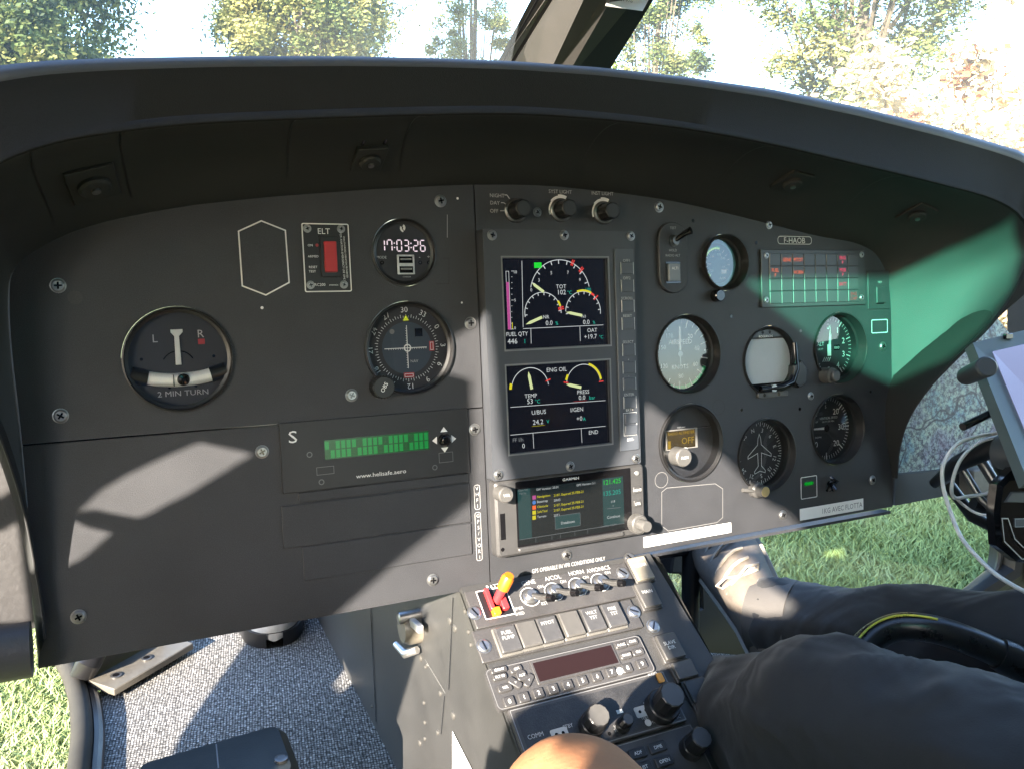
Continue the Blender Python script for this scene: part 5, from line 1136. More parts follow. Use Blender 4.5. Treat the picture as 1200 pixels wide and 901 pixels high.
# nose shell with chin window opening, on the plane w = WS_
WS_ = -.44
o = empty('nose_shell', 'black inner nose shell framing the rounded lower window beyond the pedals', 'shell', PF @ Matrix.Translation((0, 0, WS_)))
sp = lambda L_: [pp(*q, WS_) for q in L_]
hole = [tuple(q) for q in smooth_path([V(q) for q in sp([(778, 740), (774, 660), (790, 560), (900, 520), (1040, 530), (1110, 556), (1145, 584), (1165, 612), (1170, 645), (1161, 678), (1136, 702), (1108, 714), (1020, 715), (940, 710), (860, 735), (810, 752), (778, 740)])], 5)][:-1]
m = MB(); m.sheet(sp([(-100, 760), (-100, 420), (1500, 420), (1500, 1000), (480, 1000), (480, 700), (250, 700)]), [hole], -.02, 0, SHELL); m.build('shell', o)
m = MB(); m.tube([(*q, .004) for q in hole] + [(*hole[0], .004), (*hole[1], .004)], .006, BLK, 8, caps=False); m.build('window_seal', o)
m = MB(); m.poly([tuple(V(q)) for q in hole], -.012, GLSC); m.build('chin_window', o)
m = MB(); m.tube([(*q, .0) for q in sp([(778, 742), (850, 735), (960, 713), (1110, 720), (1180, 670), (1190, 590)])], [.02, .03, .012, .02, .03, .03], SHELL, 10); m.build('frame_fold', o)
# left trim plate beyond the hood
o = empty('side_trim', 'light grey scuffed trim plate with a dark lower bar at the far left edge', 'trim', PF @ Matrix.Translation(pw(0, 640, .02)))
c0_ = pw(0, 640, .02)
def tr(x, y, w_): return pw(x, y, w_) - c0_
m = MB(); m.add([tr(*q, w_) for q, w_ in (((-80, 470), .01), ((-2, 508), .01), ((14, 555), .01), ((26, 600), .01), ((38, 680), .008), ((37, 738), .006), ((-80, 755), .01))], [tuple(range(7))], mat('trim_grey', (.046, .045, .046), .5, bump=.4, bscale=300, var=.2, vscale=40)); m.build('plate', o)
P = [tr(-90, 775, .015), tr(0, 766, .015), tr(37, 760, .015)]
m = MB(); m.tube(P, [(.020, .014)] * 3, mat('bar_blue_black', (.035, .038, .046), .45, bump=.3, bscale=500), 16, flat=(0, 1, 0)); m.build('lower_bar', o)
# ------------------------------------------------------------------ map pocket, beam, tablet, cables
def chart():
    m = bpy.data.materials.new('aeronautical_chart'); m.use_nodes = True; nt = m.node_tree; n = nt.nodes; b = n['Principled BSDF']; b.inputs['Roughness'].default_value = .35
    tc = n.new('ShaderNodeTexCoord'); L = nt.links.new
    def noise_(s, d=4):
        x = n.new('ShaderNodeTexNoise'); x.inputs['Scale'].default_value = s; x.inputs['Detail'].default_value = d; x.inputs['Roughness'].default_value = .7; L(tc.outputs['Object'], x.inputs['Vector']); return x
    def ramp(src, P, out='Color'):
        r = n.new('ShaderNodeValToRGB'); e = r.color_ramp.elements
        for i, (p, c) in enumerate(P):
            if i < 2: e[i].position = p; e[i].color = (*c, 1)
            else: k = e.new(p); k.color = (*c, 1)
        L(src, r.inputs[0]); return r.outputs[0]
    def mix(a, b_, bt='MULTIPLY', f=1.0, fac=None):
        x = n.new('ShaderNodeMix'); x.data_type = 'RGBA'; x.blend_type = bt; x.inputs[0].default_value = f
        if fac is not None: L(fac, x.inputs[0])
        L(a, x.inputs[6]); L(b_, x.inputs[7]); return x.outputs[2]
    base = ramp(noise_(13).outputs['Fac'], [(.34, (.10, .18, .34)), (.68, (.22, .15, .24)), (.42, (.22, .36, .38)), (.50, (.36, .44, .37)), (.58, (.26, .30, .36))])
    fine = ramp(noise_(160, 6).outputs['Fac'], [(.42, (.22, .20, .30)), (.56, (1.15, 1.15, 1.15))]); c = mix(base, fine)
    for sc_, th, cl in ((9, .010, (.12, .11, .2)), (26, .018, (.3, .26, .38)), (70, .04, (.5, .5, .55))):
        nz = noise_(sc_ * .6, 3); vo = n.new('ShaderNodeTexVoronoi'); vo.feature = 'DISTANCE_TO_EDGE'; vo.inputs['Scale'].default_value = sc_; ad = n.new('ShaderNodeMix'); ad.data_type = 'VECTOR'; ad.inputs[0].default_value = .12; L(tc.outputs['Object'], ad.inputs[4]); L(nz.outputs['Color'], ad.inputs[5]); L(ad.outputs[1], vo.inputs['Vector'])
        c = mix(c, ramp(vo.outputs['Distance'], [(th * .4, cl), (th * 1.6, (1, 1, 1))]))
    vo = n.new('ShaderNodeTexVoronoi'); vo.inputs['Scale'].default_value = 16; L(tc.outputs['Object'], vo.inputs['Vector']); spot = ramp(vo.outputs['Distance'], [(.10, (1, 1, 1)), (.16, (0, 0, 0))])
    y = n.new('ShaderNodeRGB'); y.outputs[0].default_value = (.55, .45, .10, 1); c = mix(c, y.outputs[0], 'MIX', 0, spot)
    L(c, b.inputs['Base Color']); return m
mw = -.012
o = empty('map_pocket', 'folded aeronautical chart tucked in a black holder right of the instrument panel', 'map', PF @ Matrix.Translation(pw(1100, 500, mw)))
c0_ = pw(1100, 500, mw)
q = [pw(*z, mw) - c0_ for z in ((1040, 556), (1040, 420), (1090, 370), (1150, 350), (1215, 430), (1215, 545), (1150, 549))]
m = MB(); m.add(q[::-1], [tuple(range(7))], chart()); m.build('chart', o)
q = [pw(*z, mw + .008) - c0_ for z in ((1049, 556), (1100, 551), (1145, 545), (1145, 560), (1128, 577), (1049, 592))]
m = MB(); m.add([V(v) for v in q] + [V((v.x, v.y, v.z - .03)) for v in q], [tuple(range(6))[::-1]] + [(i, (i + 1) % 6, 6 + (i + 1) % 6, 6 + i) for i in range(6)], mat('holder_grey_black', (.032, .034, .038), .45)); m.build('holder', o)
a, b = [pw(*z, .004) - c0_ for z in ((1098, 576), (1130, 540))]
m = MB(); m.box((V(pw(1140, 562, .0) - c0_)), (.04, .032, .03), mat('worn_beige', (.36, .32, .25), .4), bev=.003); m.build('clamp', o)
# tablet
tw = .13
TB = mat('tablet_case_grey', (.10, .125, .12), .45, var=.08)
Ts = [pw(1140, 402, .10), pw(1262, 372, .10), pw(1300, 560, .19), pw(1205, 565, .19)]
o = empty('tablet', 'tablet with a screen glowing lilac as reflected sky in a grey case at the right edge', 'tablet', PF @ Matrix.Translation(Ts[0])); c0_ = Ts[0].copy()
nn = (Ts[1] - Ts[0]).cross(Ts[3] - Ts[0]).normalized(); nn = nn if nn.z > 0 else -nn
def quadbox(P, th, mm, m): P = [V(p) for p in P]; Q = [p - nn * th for p in P]; m.add([p - c0_ for p in P + Q], [(0, 3, 2, 1), (4, 5, 6, 7), (0, 1, 5, 4), (1, 2, 6, 5), (2, 3, 7, 6), (3, 0, 4, 7)], mm)
m = MB(); quadbox(Ts, .012, TB, m); m.build('case', o)
def bl_(s_, t_): return Ts[0].lerp(Ts[1], s_).lerp(Ts[3].lerp(Ts[2], s_), t_)
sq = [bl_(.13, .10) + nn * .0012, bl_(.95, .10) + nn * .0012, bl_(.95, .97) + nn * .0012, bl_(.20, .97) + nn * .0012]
m = MB(); quadbox(sq, .001, em('tablet_sky_reflection', (.36, .42, .72), .82), m); m.build('screen', o)  # sky reflection on the glass made as an even lilac glow
m = MB(); q = bl_(.30, .02) + nn * .002 - c0_; m.box(q, (.012, .006, .004), BLKG, bev=.001); m.build('camera_lens', o)
# mount knob and arm
o = empty('tablet_mount', 'black jointed mount arm with a ribbed grey clamp knob beside the tablet', 'mount', PF @ Matrix.Translation(pw(1165, 440, .18))); c0_ = pw(1165, 440, .18)
m = MB(); a, b = pw(1130, 442, .15) - c0_, pw(1156, 430, .19) - c0_; m.tube([a, a.lerp(b, .1), b, b + (b - a) * .04], [.007, .0085, .0095, .008], mat('clamp_grey', (.06, .065, .07), .4), 20); m.build('clamp_knob', o)
m = MB(); m.tube([pw(*z, w_) - c0_ for z, w_ in (((1095, 566), .02), ((1122, 543), .06), ((1165, 522), .10), ((1230, 505), .13))], [.006, .009, .012, .013], BLK, 14); m.build('arm', o)
m = MB(); m.tube([pw(*z, .13) - c0_ for z in ((1072, 493) if False else (1128, 500), (1165, 482))], .004, BLKG, 10); m.build('stylus', o)
for P_, r_ in ((((1128, 548, .06), (1150, 585, .08), (1178, 610, .10), (1215, 640, .12)), .004), (((1150, 540, .06), (1172, 575, .08), (1200, 610, .10)), .006), (((1110, 565, .03), (1140, 605, .05), (1175, 622, .07)), .007), (((1140, 590, .07), (1165, 600, .08)), .008), (((1165, 520, .1), (1185, 560, .10), (1210, 590, .10)), .011)):
    m = MB(); m.tube([pw(a_, b_, w_) - c0_ for a_, b_, w_ in P_], r_, BLK if r_ > .0065 else DARKSTEEL, 12); m.build('bracket_rod', o)
q = pw(1186, 530, .14) - c0_; m = MB(); m.M = Matrix.Translation(q); m.lathe([(.018, -.012), (.019, 0), (.016, .009), (.008, .013)], mat('clamp_grey', (.06, .065, .07), .4), n=24); m.build('swivel_knob', o)
# radio grip / device on right edge
gp = pw(1196, 612, .16); o = empty('handheld_camera', 'glossy black angular device with chrome edged corner at the right edge', 'device', PF @ Matrix.Translation(gp))
def dv(L_, w_): return [tuple(V(pp(*z, w_)) - V((gp.x, gp.y))) for z in L_]
m = MB(); P = dv([(1169, 600), (1173, 568), (1192, 549), (1290, 540), (1290, 665), (1196, 659), (1172, 640)], .16); m.prism(P, -.012, .0, BLKG, bev=.004)
m.outline(dv([(1172, 606), (1180, 606), (1188, 630), (1202, 644), (1250, 646), (1250, 652), (1196, 655), (1175, 634)], .16), .0012, .0015, ALU); m.prism(dv([(1188, 607), (1240, 606), (1240, 616), (1188, 617)], .16), 0, .0012, mat('clamp_grey', (.06, .065, .07), .4)); m.outline(dv([(1188, 607), (1240, 606), (1240, 616), (1188, 617)], .16), .0006, .0014, GRYM); m.build('body', o)
m = MB(); m.prism(dv([(1176, 588), (1184, 576), (1290, 574), (1290, 590)], .16), 0, .002, KN_, bev=.0008); m.build('top_ridge', o)
CAB = mat('cable_white', (.62, .61, .58), .45)
def cable(label, L_, r):
    P = [pw(x, y, w_) for x, y, w_ in L_]; o = empty('cable', label, 'cable', PF @ Matrix.Translation(P[0]), 'white cables at the tablet'); m = MB(); m.tube([q - P[0] for q in smooth_path(P, 8)], r, CAB, 10); m.build('cord', o)
cable('long white cable looping over the chart and running to the lower right', [(1185, 505, .12), (1150, 510, .12), (1122, 520, .12), (1106, 543, .12), (1105, 568, .12), (1114, 600, .13), (1127, 630, .15), (1148, 655, .17), (1172, 676, .19), (1210, 697, .21), (1260, 715, .22)], .0020)
cable('shorter white cable curling back up behind the tablet mount', [(1185, 508, .11), (1150, 517, .11), (1128, 535, .11), (1117, 560, .11), (1117, 582, .11), (1135, 581, .11), (1158, 577, .11), (1173, 563, .11), (1181, 546, .11)], .0019)
cable('thin grey white cable running level to the black device', [(1117, 580, .11), (1130, 592, .11), (1148, 602, .12), (1178, 604, .14)], .0015)
# ------------------------------------------------------------------ control tube
P = [(995, 790, .16), (1008, 764, .15), (1028, 744, .15), (1056, 734, .16), (1095, 737, .18), (1140, 752, .20), (1190, 775, .22), (1290, 825, .26)]
pts = [pw(x, y, w_) for x, y, w_ in P]
o = empty('control_stick', 'thick black curved control tube with a thin yellow green wire over its bend', 'control stick', PF @ Matrix.Translation(pts[0]))
TUB = mat('tube_black', (.014, .014, .014), .28, var=.3, vscale=60)
m = MB(); sp_ = [q - pts[0] for q in smooth_path(pts, 6)]; m.tube(sp_, .0125, TUB, 18); m.build('tube', o)
m = MB(); m.tube([q + V((-.006, .0122, .002)) for q in sp_[2:26]], .0011, mat('wire_yellow_green', (.50, .50, .05), .45), 8); m.build('wire', o)
m = MB(); m.tube([sp_[34], sp_[35], sp_[40]], [.0145, .0155, .0155], TUB, 18); m.build('sleeve', o)
# ------------------------------------------------------------------ people
def blob(tubes, balls, voxel, mm, name, parent, inv_, sm=3, wr=0.0):
    m = MB()
    for P, r in tubes: m.tube(P, r, mm, 20)
    for c, r in balls:
        r = (r, r, r) if not isinstance(r, tuple) else r; n1, n2 = 12, 20; vs = []; fs = []
        for i in range(n1 + 1):
            t = pi * i / n1
            for j in range(n2): p = 2 * pi * j / n2; vs.append((c[0] + r[0] * sin(t) * cos(p), c[1] + r[1] * cos(t), c[2] + r[2] * sin(t) * sin(p)))
        for i in range(n1):
            for j in range(n2): fs.append((i * n2 + j, i * n2 + (j + 1) % n2, (i + 1) * n2 + (j + 1) % n2, (i + 1) * n2 + j))
        m.add(vs, fs, mm)
    m.v = [inv_ @ WP(q) for q in m.v]
    o = m.build(name, parent, ang=80)
    md = o.modifiers.new('r', 'REMESH'); md.mode = 'VOXEL'; md.voxel_size = voxel; md.use_smooth_shade = True
    s_ = o.modifiers.new('s', 'SMOOTH'); s_.iterations = sm; s_.factor = .6
    dg = bpy.context.evaluated_depsgraph_get(); me = bpy.data.meshes.new_from_object(o.evaluated_get(dg)); o.modifiers.clear(); o.data = me
    if not me.materials: me.materials.append(mm)
    if wr:
        nn_ = [v.normal.copy() for v in me.vertices]
        for v, n_v in zip(me.vertices, nn_):
            p = v.co; q = V((p.x * 7 + 2.2 * noise.noise(p * 5), p.y * 11, p.z * 15)); a = 1 - abs(noise.noise(q)) * 2.2; b = 1 - abs(noise.noise(q * 2.1 + V((9, 3, 1)))) * 2.2
            v.co = p + n_v * wr * (max(a, 0) ** 2 * 1.0 + .4 * max(b, 0) ** 2 - .35)
    me.polygons.foreach_set('use_smooth', [True] * len(me.polygons)); return o
def cloth(name, c, sc1=7, st=.5):
    m = bpy.data.materials.new(name); m.use_nodes = True; nt = m.node_tree; n = nt.nodes; b = n['Principled BSDF']; b.inputs['Base Color'].default_value = (*c, 1); b.inputs['Roughness'].default_value = .85; b.inputs['Sheen Weight'].default_value = .12
    tc = n.new('ShaderNodeTexCoord'); a = n.new('ShaderNodeTexNoise'); a.inputs['Scale'].default_value = sc1; a.inputs['Detail'].default_value = 2; a.inputs['Distortion'].default_value = 1.2; nt.links.new(tc.outputs['Object'], a.inputs['Vector'])
    w_ = n.new('ShaderNodeTexNoise'); w_.inputs['Scale'].default_value = 900; nt.links.new(tc.outputs['Object'], w_.inputs['Vector'])
    b1 = n.new('ShaderNodeBump'); b1.inputs['Strength'].default_value = st; b1.inputs['Distance'].default_value = .02; nt.links.new(a.outputs['Fac'], b1.inputs['Height'])
    b2 = n.new('ShaderNodeBump'); b2.inputs['Strength'].default_value = .3; b2.inputs['Distance'].default_value = .0006; nt.links.new(w_.outputs['Fac'], b2.inputs['Height']); nt.links.new(b1.outputs[0], b2.inputs['Normal']); nt.links.new(b2.outputs[0], b.inputs['Normal']); return m
TRO = cloth('navy_grey_cloth', (.020, .0205, .0215), 9, .8); SHO = mat('shoe_grey', (.13, .11, .09), .7, bump=.5, bscale=300, var=.2, vscale=60); SKIN = mat('skin', (.40, .185, .09), .7, spec=.3, bump=.6, bscale=260, var=.12, vscale=30)
CUFF = TRO
# pilot
lk = pd(966, 862, .75); la = pd(765, 850, .98); hipz = FLOOR + .36
def atw(u, wv, z): b = P0.z + wv * EW.z; return V((u, (z - b) / EV.z, wv))
lh = atw(.63, .62, hipz - .10); rh = atw(.80, .62, hipz); rk = pd(1290, 790, .98); ra = pd(893, 722, 1.06); toe = pd(846, 642, 1.12); ltoe = pd(740, 800, 1.1)
sh_ = atw(.70, .78, hipz + .50); hd = atw(.70, .74, hipz + .78)
pil = empty('person', 'seated pilot in dark navy trousers and pale lace up shoes, knee beside the console', 'person', Matrix.Translation(WP(atw(.7, .62, hipz)))); iv = pil.matrix_world.inverted()
def mid(a, b, t, d=V((0, 0, 0))): return a.lerp(b, t) + d
def legs(s_): return [([lh, mid(lh, lk, .5), mid(lk, lh, .12), lk], [.095 * s_, .088 * s_, .078 * s_, .070 * s_]), ([lk, mid(lk, la, .3), la], [.066 * s_, .060 * s_, .042 * s_]), ([rh, mid(rh, rk, .5), rk], [.095 * s_, .088 * s_, .070 * s_]), ([rk, mid(rk, ra, .35), mid(rk, ra, .8), ra], [.066 * s_, .062 * s_, .046 * s_, .042 * s_])]
arms = []
for sg_ in (-1, 1):
    s0 = sh_ + V((sg_ * .19, 0, 0)); e_ = atw(.70 + sg_ * .20, .74, hipz + .16); h_ = atw(.70 + sg_ * .08, .52, hipz + .10)
    arms.append(([s0, mid(s0, e_, .5), e_, mid(e_, h_, .5), h_], [.055, .048, .042, .036, .028]))
pel = (lh + rh) / 2
blob([(P, [r * .8 for r in rr]) for P, rr in legs(1)] + arms + [([pel, (pel + sh_) / 2, sh_, sh_ + (hd - sh_) * .4, hd], [.13, .14, .12, .055, .06])], [(hd, (.078, .11, .095))] + [(a[0][-1], (.035, .025, .05)) for a in arms], .014, SKIN, 'body', pil, iv)
# folds: rings of slightly varying radius near knee and cuff
def fold(P, rr, n=18, amp=.03, seed=1):
    rnd = random.Random(seed); Q = resamp(P, n); out = []
    for i in range(n):
        t = i / (n - 1) * (len(rr) - 1); k = min(int(t), len(rr) - 2); r = rr[k] + (rr[k + 1] - rr[k]) * (t - k); out.append(r * (1 + rnd.uniform(-amp, amp)))
    return Q, out
blob([fold(P, rr, seed=i, amp=.025) for i, (P, rr) in enumerate(legs(1.05))] + [([pel - V((.12, 0, 0)), pel + V((.12, 0, 0))], [.115, .115])], [(lk, .076), (rk, .076)], .008, TRO, 'trousers', pil, iv, 4, .0065)
blob([([pel + V((0, .03, 0)), (pel + sh_) / 2, sh_], [.17, .175, .14])] + [(a[0], [.066, .058, .050, .044, .036]) for a in arms] + [([sh_ - V((.18, 0, 0)), sh_ + V((.18, 0, 0))], [.07, .07])], [], .014, cloth('shirt_cloth', (.05, .05, .06)), 'shirt', pil, iv)
def shoe(name, ankle, toe_, parent, iv, up, mm=SHO, sole=mat('sole_pale', (.25, .23, .2), .6)):
    f = (toe_ - ankle); L_ = .27; fwd = f.normalized(); upv = (V(up) - fwd * V(up).dot(fwd)).normalized(); sd_ = fwd.cross(upv)
    h0 = ankle - upv * .055 - fwd * .06
    prof = [(0, .030, .030, .050), (.03, .036, .034, .062), (.08, .034, .036, .075), (.12, .038, .036, .060), (.17, .044, .032, .045), (.22, .044, .026, .034), (.25, .038, .022, .029), (.265, .030, .018, .024), (.275, .020, .014, .018), (.280, .008, .010, .012)]
    m = MB(); m2 = MB(); rows = []; n = 20
    for x, hw_, _, ht in prof:
        row = []
        for k in range(n + 1):
            t = 2 * pi * k / n; cx_, cz_ = cos(t), sin(t); zz_ = ht * max(cz_, 0) ** .8 if cz_ > 0 else cz_ * .012; row.append(iv @ WP(h0 + fwd * x + sd_ * (hw_ * (1 if cz_ <= 0 else 1) * (abs(cx_) ** .8) * (1 if cx_ > 0 else -1)) + upv * (.02 + zz_)))
        rows.append(row)
    cA = sum(rows[0][:-1], V((0, 0, 0))) / n; cB = sum(rows[-1][:-1], V((0, 0, 0))) / n
    m.grid([[cA] * (n + 1)] + rows + [[cB] * (n + 1)], mm); o = m.build(name, parent, ang=60)
    rows = []
    for x, hw_, _, ht in prof:
        rows.append([iv @ WP(h0 + fwd * (x * 1.02 - .003) + sd_ * a * (hw_ + .004) + upv * b) for a, b in ((-1, .022), (-1, 0), (1, 0), (1, .022), (-1, .022))])
    m2.grid(rows, sole); m2.build('sole', o)
    for j in range(5):
        x = .10 + j * .020; ht = .062 - j * .005; m3_ = MB()
        m3_.tube([iv @ WP(h0 + fwd * (x + .006 * (-1) ** j * a * 0 + .008 * a) + sd_ * (.022 * a) + upv * (.022 + ht + .004 - .010 * a * a)) for a in (-1, -.5, 0, .5, 1)], .0022, mat('lace_pale', (.28, .25, .21), .7), 6)
        if j == 0:
            for sg_ in (-1, 1): m3_.tube([iv @ WP(h0 + fwd * (x - .002) + sd_ * (b * sg_) + upv * (.03 + ht + c)) for b, c in ((0, 0), (.014, .010), (.028, .004), (.024, -.006), (.006, -.002))], .0018, mat('lace_pale', (.28, .25, .21), .7), 6)
        m3_.build('lace', o)
    return o
shoe('shoe', ra, toe, pil, iv, CAMP - ra); shoe('shoe', la, ltoe, pil, iv, CAMP - la, mm=mat('shoe_dark', (.02, .02, .024), .5), sole=BLK)
m = MB(); m.tube([iv @ WP(q) for q in (mid(ra, rk, -.02), mid(ra, rk, .13))], [.043, .047], mat('grey_cuff', (.07, .066, .062), .85, bump=.4, bscale=600, var=.06), 24); m.build('sock', pil)
# rudder pedal
o = empty('rudder_pedal', 'black pedal under the pilot shoe behind the console', 'pedal', PF @ Matrix.Translation(toe)); 
m = MB(); m.box((-.01, .01, -.05), (.12, .05, .02), BLK, bev=.004); m.build('pad', o)
m = MB(); m.tube([(-.01, 0, -.05), (-.03, -.10, -.03), (-.02, -.22, -.05)], .012, BLK, 12); m.build('arm', o)
o = empty('pedal_housing', 'matt black moulded pedal housing beside the console under the panel edge', 'housing', PF @ Matrix.Translation(pw(840, 700, -.33))); c0_ = pw(840, 700, -.33)
P = [tuple((pw(*z, -.33) - c0_)[:2]) for z in ((795, 610), (880, 610), (872, 645), (842, 668), (848, 700), (872, 744), (915, 775), (865, 790), (832, 768), (817, 742), (814, 716), (823, 712), (822, 684), (812, 673), (786, 672))]
m = MB(); m.prism(P[::-1], -.05, 0, SHELL, bev=.003); m.build('housing_body', o)
# photographer
ph = empty('person', 'bare sunlit knee of a seated person rising at the bottom edge before the console', 'person', Matrix.Translation(WP(KNEE))); iv = ph.matrix_world.inverted()
hp = atw(.10, .98, hipz + .02); lk2 = atw(-.16, .50, FLOOR + .40); lh2 = atw(-.12, .98, hipz + .02); rf = atw(KNEE.x - .04, .30, FLOOR + .06); lf2 = atw(-.22, .42, FLOOR + .06)
s0 = atw(-.02, 1.10, hipz + .52); h0 = atw(-.02, 1.06, hipz + .80); pel2 = (hp + lh2) / 2
LG = [([hp, mid(hp, KNEE, .5), mid(KNEE, hp, .15), KNEE], [.088, .076, .056, .045]), ([KNEE, mid(KNEE, rf, .3), rf], [.042, .050, .034]), ([lh2, mid(lh2, lk2, .5), lk2], [.088, .076, .052]), ([lk2, mid(lk2, lf2, .3), lf2], [.050, .052, .034]), ([rf, rf + V((.02, -.03, -.14))], [.035, .028]), ([lf2, lf2 + V((-.02, -.03, -.14))], [.035, .028])]
ar = []
for sg_ in (-1, 1):
    a0 = s0 + V((sg_ * .19, 0, 0)); e_ = atw(-.02 + sg_ * .24, 1.0, hipz + .22); h_ = atw(-.02 + sg_ * .14, .80, hipz + .12); ar.append(([a0, mid(a0, e_, .5), e_, mid(e_, h_, .5), h_], [.052, .046, .040, .034, .027]))
blob(LG + ar + [([pel2, (pel2 + s0) / 2, s0, s0 + (h0 - s0) * .4, h0], [.13, .14, .12, .055, .06])], [(h0, (.078, .11, .095)), (KNEE + V((0, .002, 0)), (.045, .044, .046))] + [(a[0][-1], (.035, .025, .05)) for a in ar], .007, SKIN, 'body', ph, iv, 5)
blob([([hp, mid(hp, KNEE, .55)], [.100, .092]), ([lh2, mid(lh2, lk2, .55)], [.100, .092]), ([pel2 - V((.12, 0, 0)), pel2 + V((.12, 0, 0))], [.12, .12])], [], .014, cloth('shorts_cloth', (.10, .09, .07)), 'shorts', ph, iv)
blob([([pel2 + V((0, .03, 0)), (pel2 + s0) / 2, s0], [.165, .17, .14])] + [(a[0], [.064, .056, .050, .044, .036]) for a in ar] + [([s0 - V((.18, 0, 0)), s0 + V((.18, 0, 0))], [.07, .07])], [], .014, cloth('tshirt_cloth', (.09, .12, .17)), 'shirt', ph, iv)
# lone shoe on the carpet below the panel
q = pz(322, 757, FLOOR); o = empty('shoe', 'grey trainer with black sole on the carpet directly below the panel edge', 'shoe', Matrix.Translation(WP(q))); iv = o.matrix_world.inverted()
G1 = mat('trainer_grey', (.42, .42, .42), .6, bump=.4, bscale=300, var=.2, vscale=60)
dn = (PFI.to_3x3() @ V((0, 0, 1))); dirt = (PFI.to_3x3() @ V((-.10, -1, 0))).normalized()
tp = q + dn * .055 - dirt * .22
s_o = shoe('upper', tp, tp + dirt * .2, o, iv, dn, mm=G1, sole=BLK)
# seats
SEAT = cloth('seat_cloth', (.03, .03, .034), 12, .2)
for lb_, u_, w0_ in (('dark cloth pilot seat on the right behind the control tube', .70, .50), ('dark cloth front seat on the left behind the camera position', -.02, .86)):
    c = WP(atw(u_, w0_, FLOOR)); o = wroot('front_seat', lb_, 'seat', c, 'front seats'); m = MB(); m.box((0, -.16, .16), (.44, .46, .14), SEAT, bev=.04); m.build('cushion', o)
    m = MB(); m.box((0, -.46, .52), (.44, .10, .70), SEAT, bev=.04, rot=Matrix.Rotation(R(-10), 3, 'X')); m.build('backrest', o)
    m = MB(); m.box((0, -.18, .04), (.34, .36, .08), SHELL, bev=.01); m.build('base', o)
# ------------------------------------------------------------------ outside
def grassmat(name, cs):
    m = bpy.data.materials.new(name); m.use_nodes = True; nt = m.node_tree; n = nt.nodes; b = n['Principled BSDF']; b.inputs['Roughness'].default_value = .8
    tc = n.new('ShaderNodeTexCoord'); a = n.new('ShaderNodeTexNoise'); a.inputs['Scale'].default_value = 1.8; a.inputs['Detail'].default_value = 8; a.inputs['Roughness'].default_value = .7; nt.links.new(tc.outputs['Object'], a.inputs['Vector'])
    r = n.new('ShaderNodeValToRGB'); e = r.color_ramp.elements; e[0].position = .3; e[0].color = (*cs[0], 1); e[1].position = .7; e[1].color = (*cs[2], 1); k = e.new(.5); k.color = (*cs[1], 1); nt.links.new(a.outputs['Fac'], r.inputs[0]); nt.links.new(r.outputs[0], b.inputs['Base Color']); return m
GR = grassmat('grass_ground', [(.08, .10, .035), (.13, .15, .055), (.22, .21, .10)]); BLD = grassmat('grass_blade', [(.16, .22, .08), (.25, .31, .12), (.42, .40, .24)])
m = MB(); rows = [[(-220 + 440 * i / 40, -220 + 440 * j / 40, .0) for i in range(41)] for j in range(41)]; m.grid(rows, GR); o = m.build('ground'); o['kind'] = 'structure'
rnd = random.Random(3); m = MB(); vs, fs = [], []
def gpt(px_, py_): return WP(pz(px_, py_, 0))
def patch(quad, N, h):
    for _ in range(N):
        a, b = rnd.random(), rnd.random(); p = quad[0].lerp(quad[1], a).lerp(quad[3].lerp(quad[2], a), b); t = rnd.random() * 6.28; l_ = h * rnd.uniform(.5, 1.3); w_ = rnd.uniform(.003, .007); lean = rnd.uniform(.2, 1.1); t2 = rnd.random() * 6.28
        dx, dy = cos(t) * w_, sin(t) * w_; k = len(vs); ex, ey = cos(t2) * l_ * lean, sin(t2) * l_ * lean
        vs.extend([(p.x - dx, p.y - dy, 0), (p.x + dx, p.y + dy, 0), (p.x + dx * .7 + ex * .45, p.y + dy * .7 + ey * .45, l_ * .65), (p.x - dx * .7 + ex * .45, p.y - dy * .7 + ey * .45, l_ * .65), (p.x + ex, p.y + ey, l_)])
        fs.extend([(k, k + 1, k + 2, k + 3), (k + 3, k + 2, k + 4)])
patch([gpt(740, 780), gpt(1230, 760), gpt(1260, 520), gpt(740, 560)], 60000, .055)
patch([gpt(-30, 950), gpt(140, 950), gpt(140, 745), gpt(-30, 735)], 22000, .06)
m.add(vs, fs, BLD); o = m.build('grass'); tag(o, 'short green meadow grass around the helicopter', 'grass', kind='stuff')
def filmglass():
    nt = GLSW.node_tree; n = nt.nodes; mx = [x for x in n if x.type == 'MIX_SHADER'][0]; d = n.new('ShaderNodeBsdfTranslucent'); d.inputs[0].default_value = (.85, .9, .85, 1); d2 = n.new('ShaderNodeBsdfDiffuse'); d2.inputs[0].default_value = (.8, .85, .85, 1)
    a = n.new('ShaderNodeMixShader'); nt.links.new(d.outputs[0], a.inputs[1]); nt.links.new(d2.outputs[0], a.inputs[2]); b = n.new('ShaderNodeMixShader'); b.inputs[0].default_value = .085; nt.links.new(mx.outputs[0], b.inputs[1]); nt.links.new(a.outputs[0], b.inputs[2]); nt.links.new(b.outputs[0], n['Material Output'].inputs[0])
filmglass()
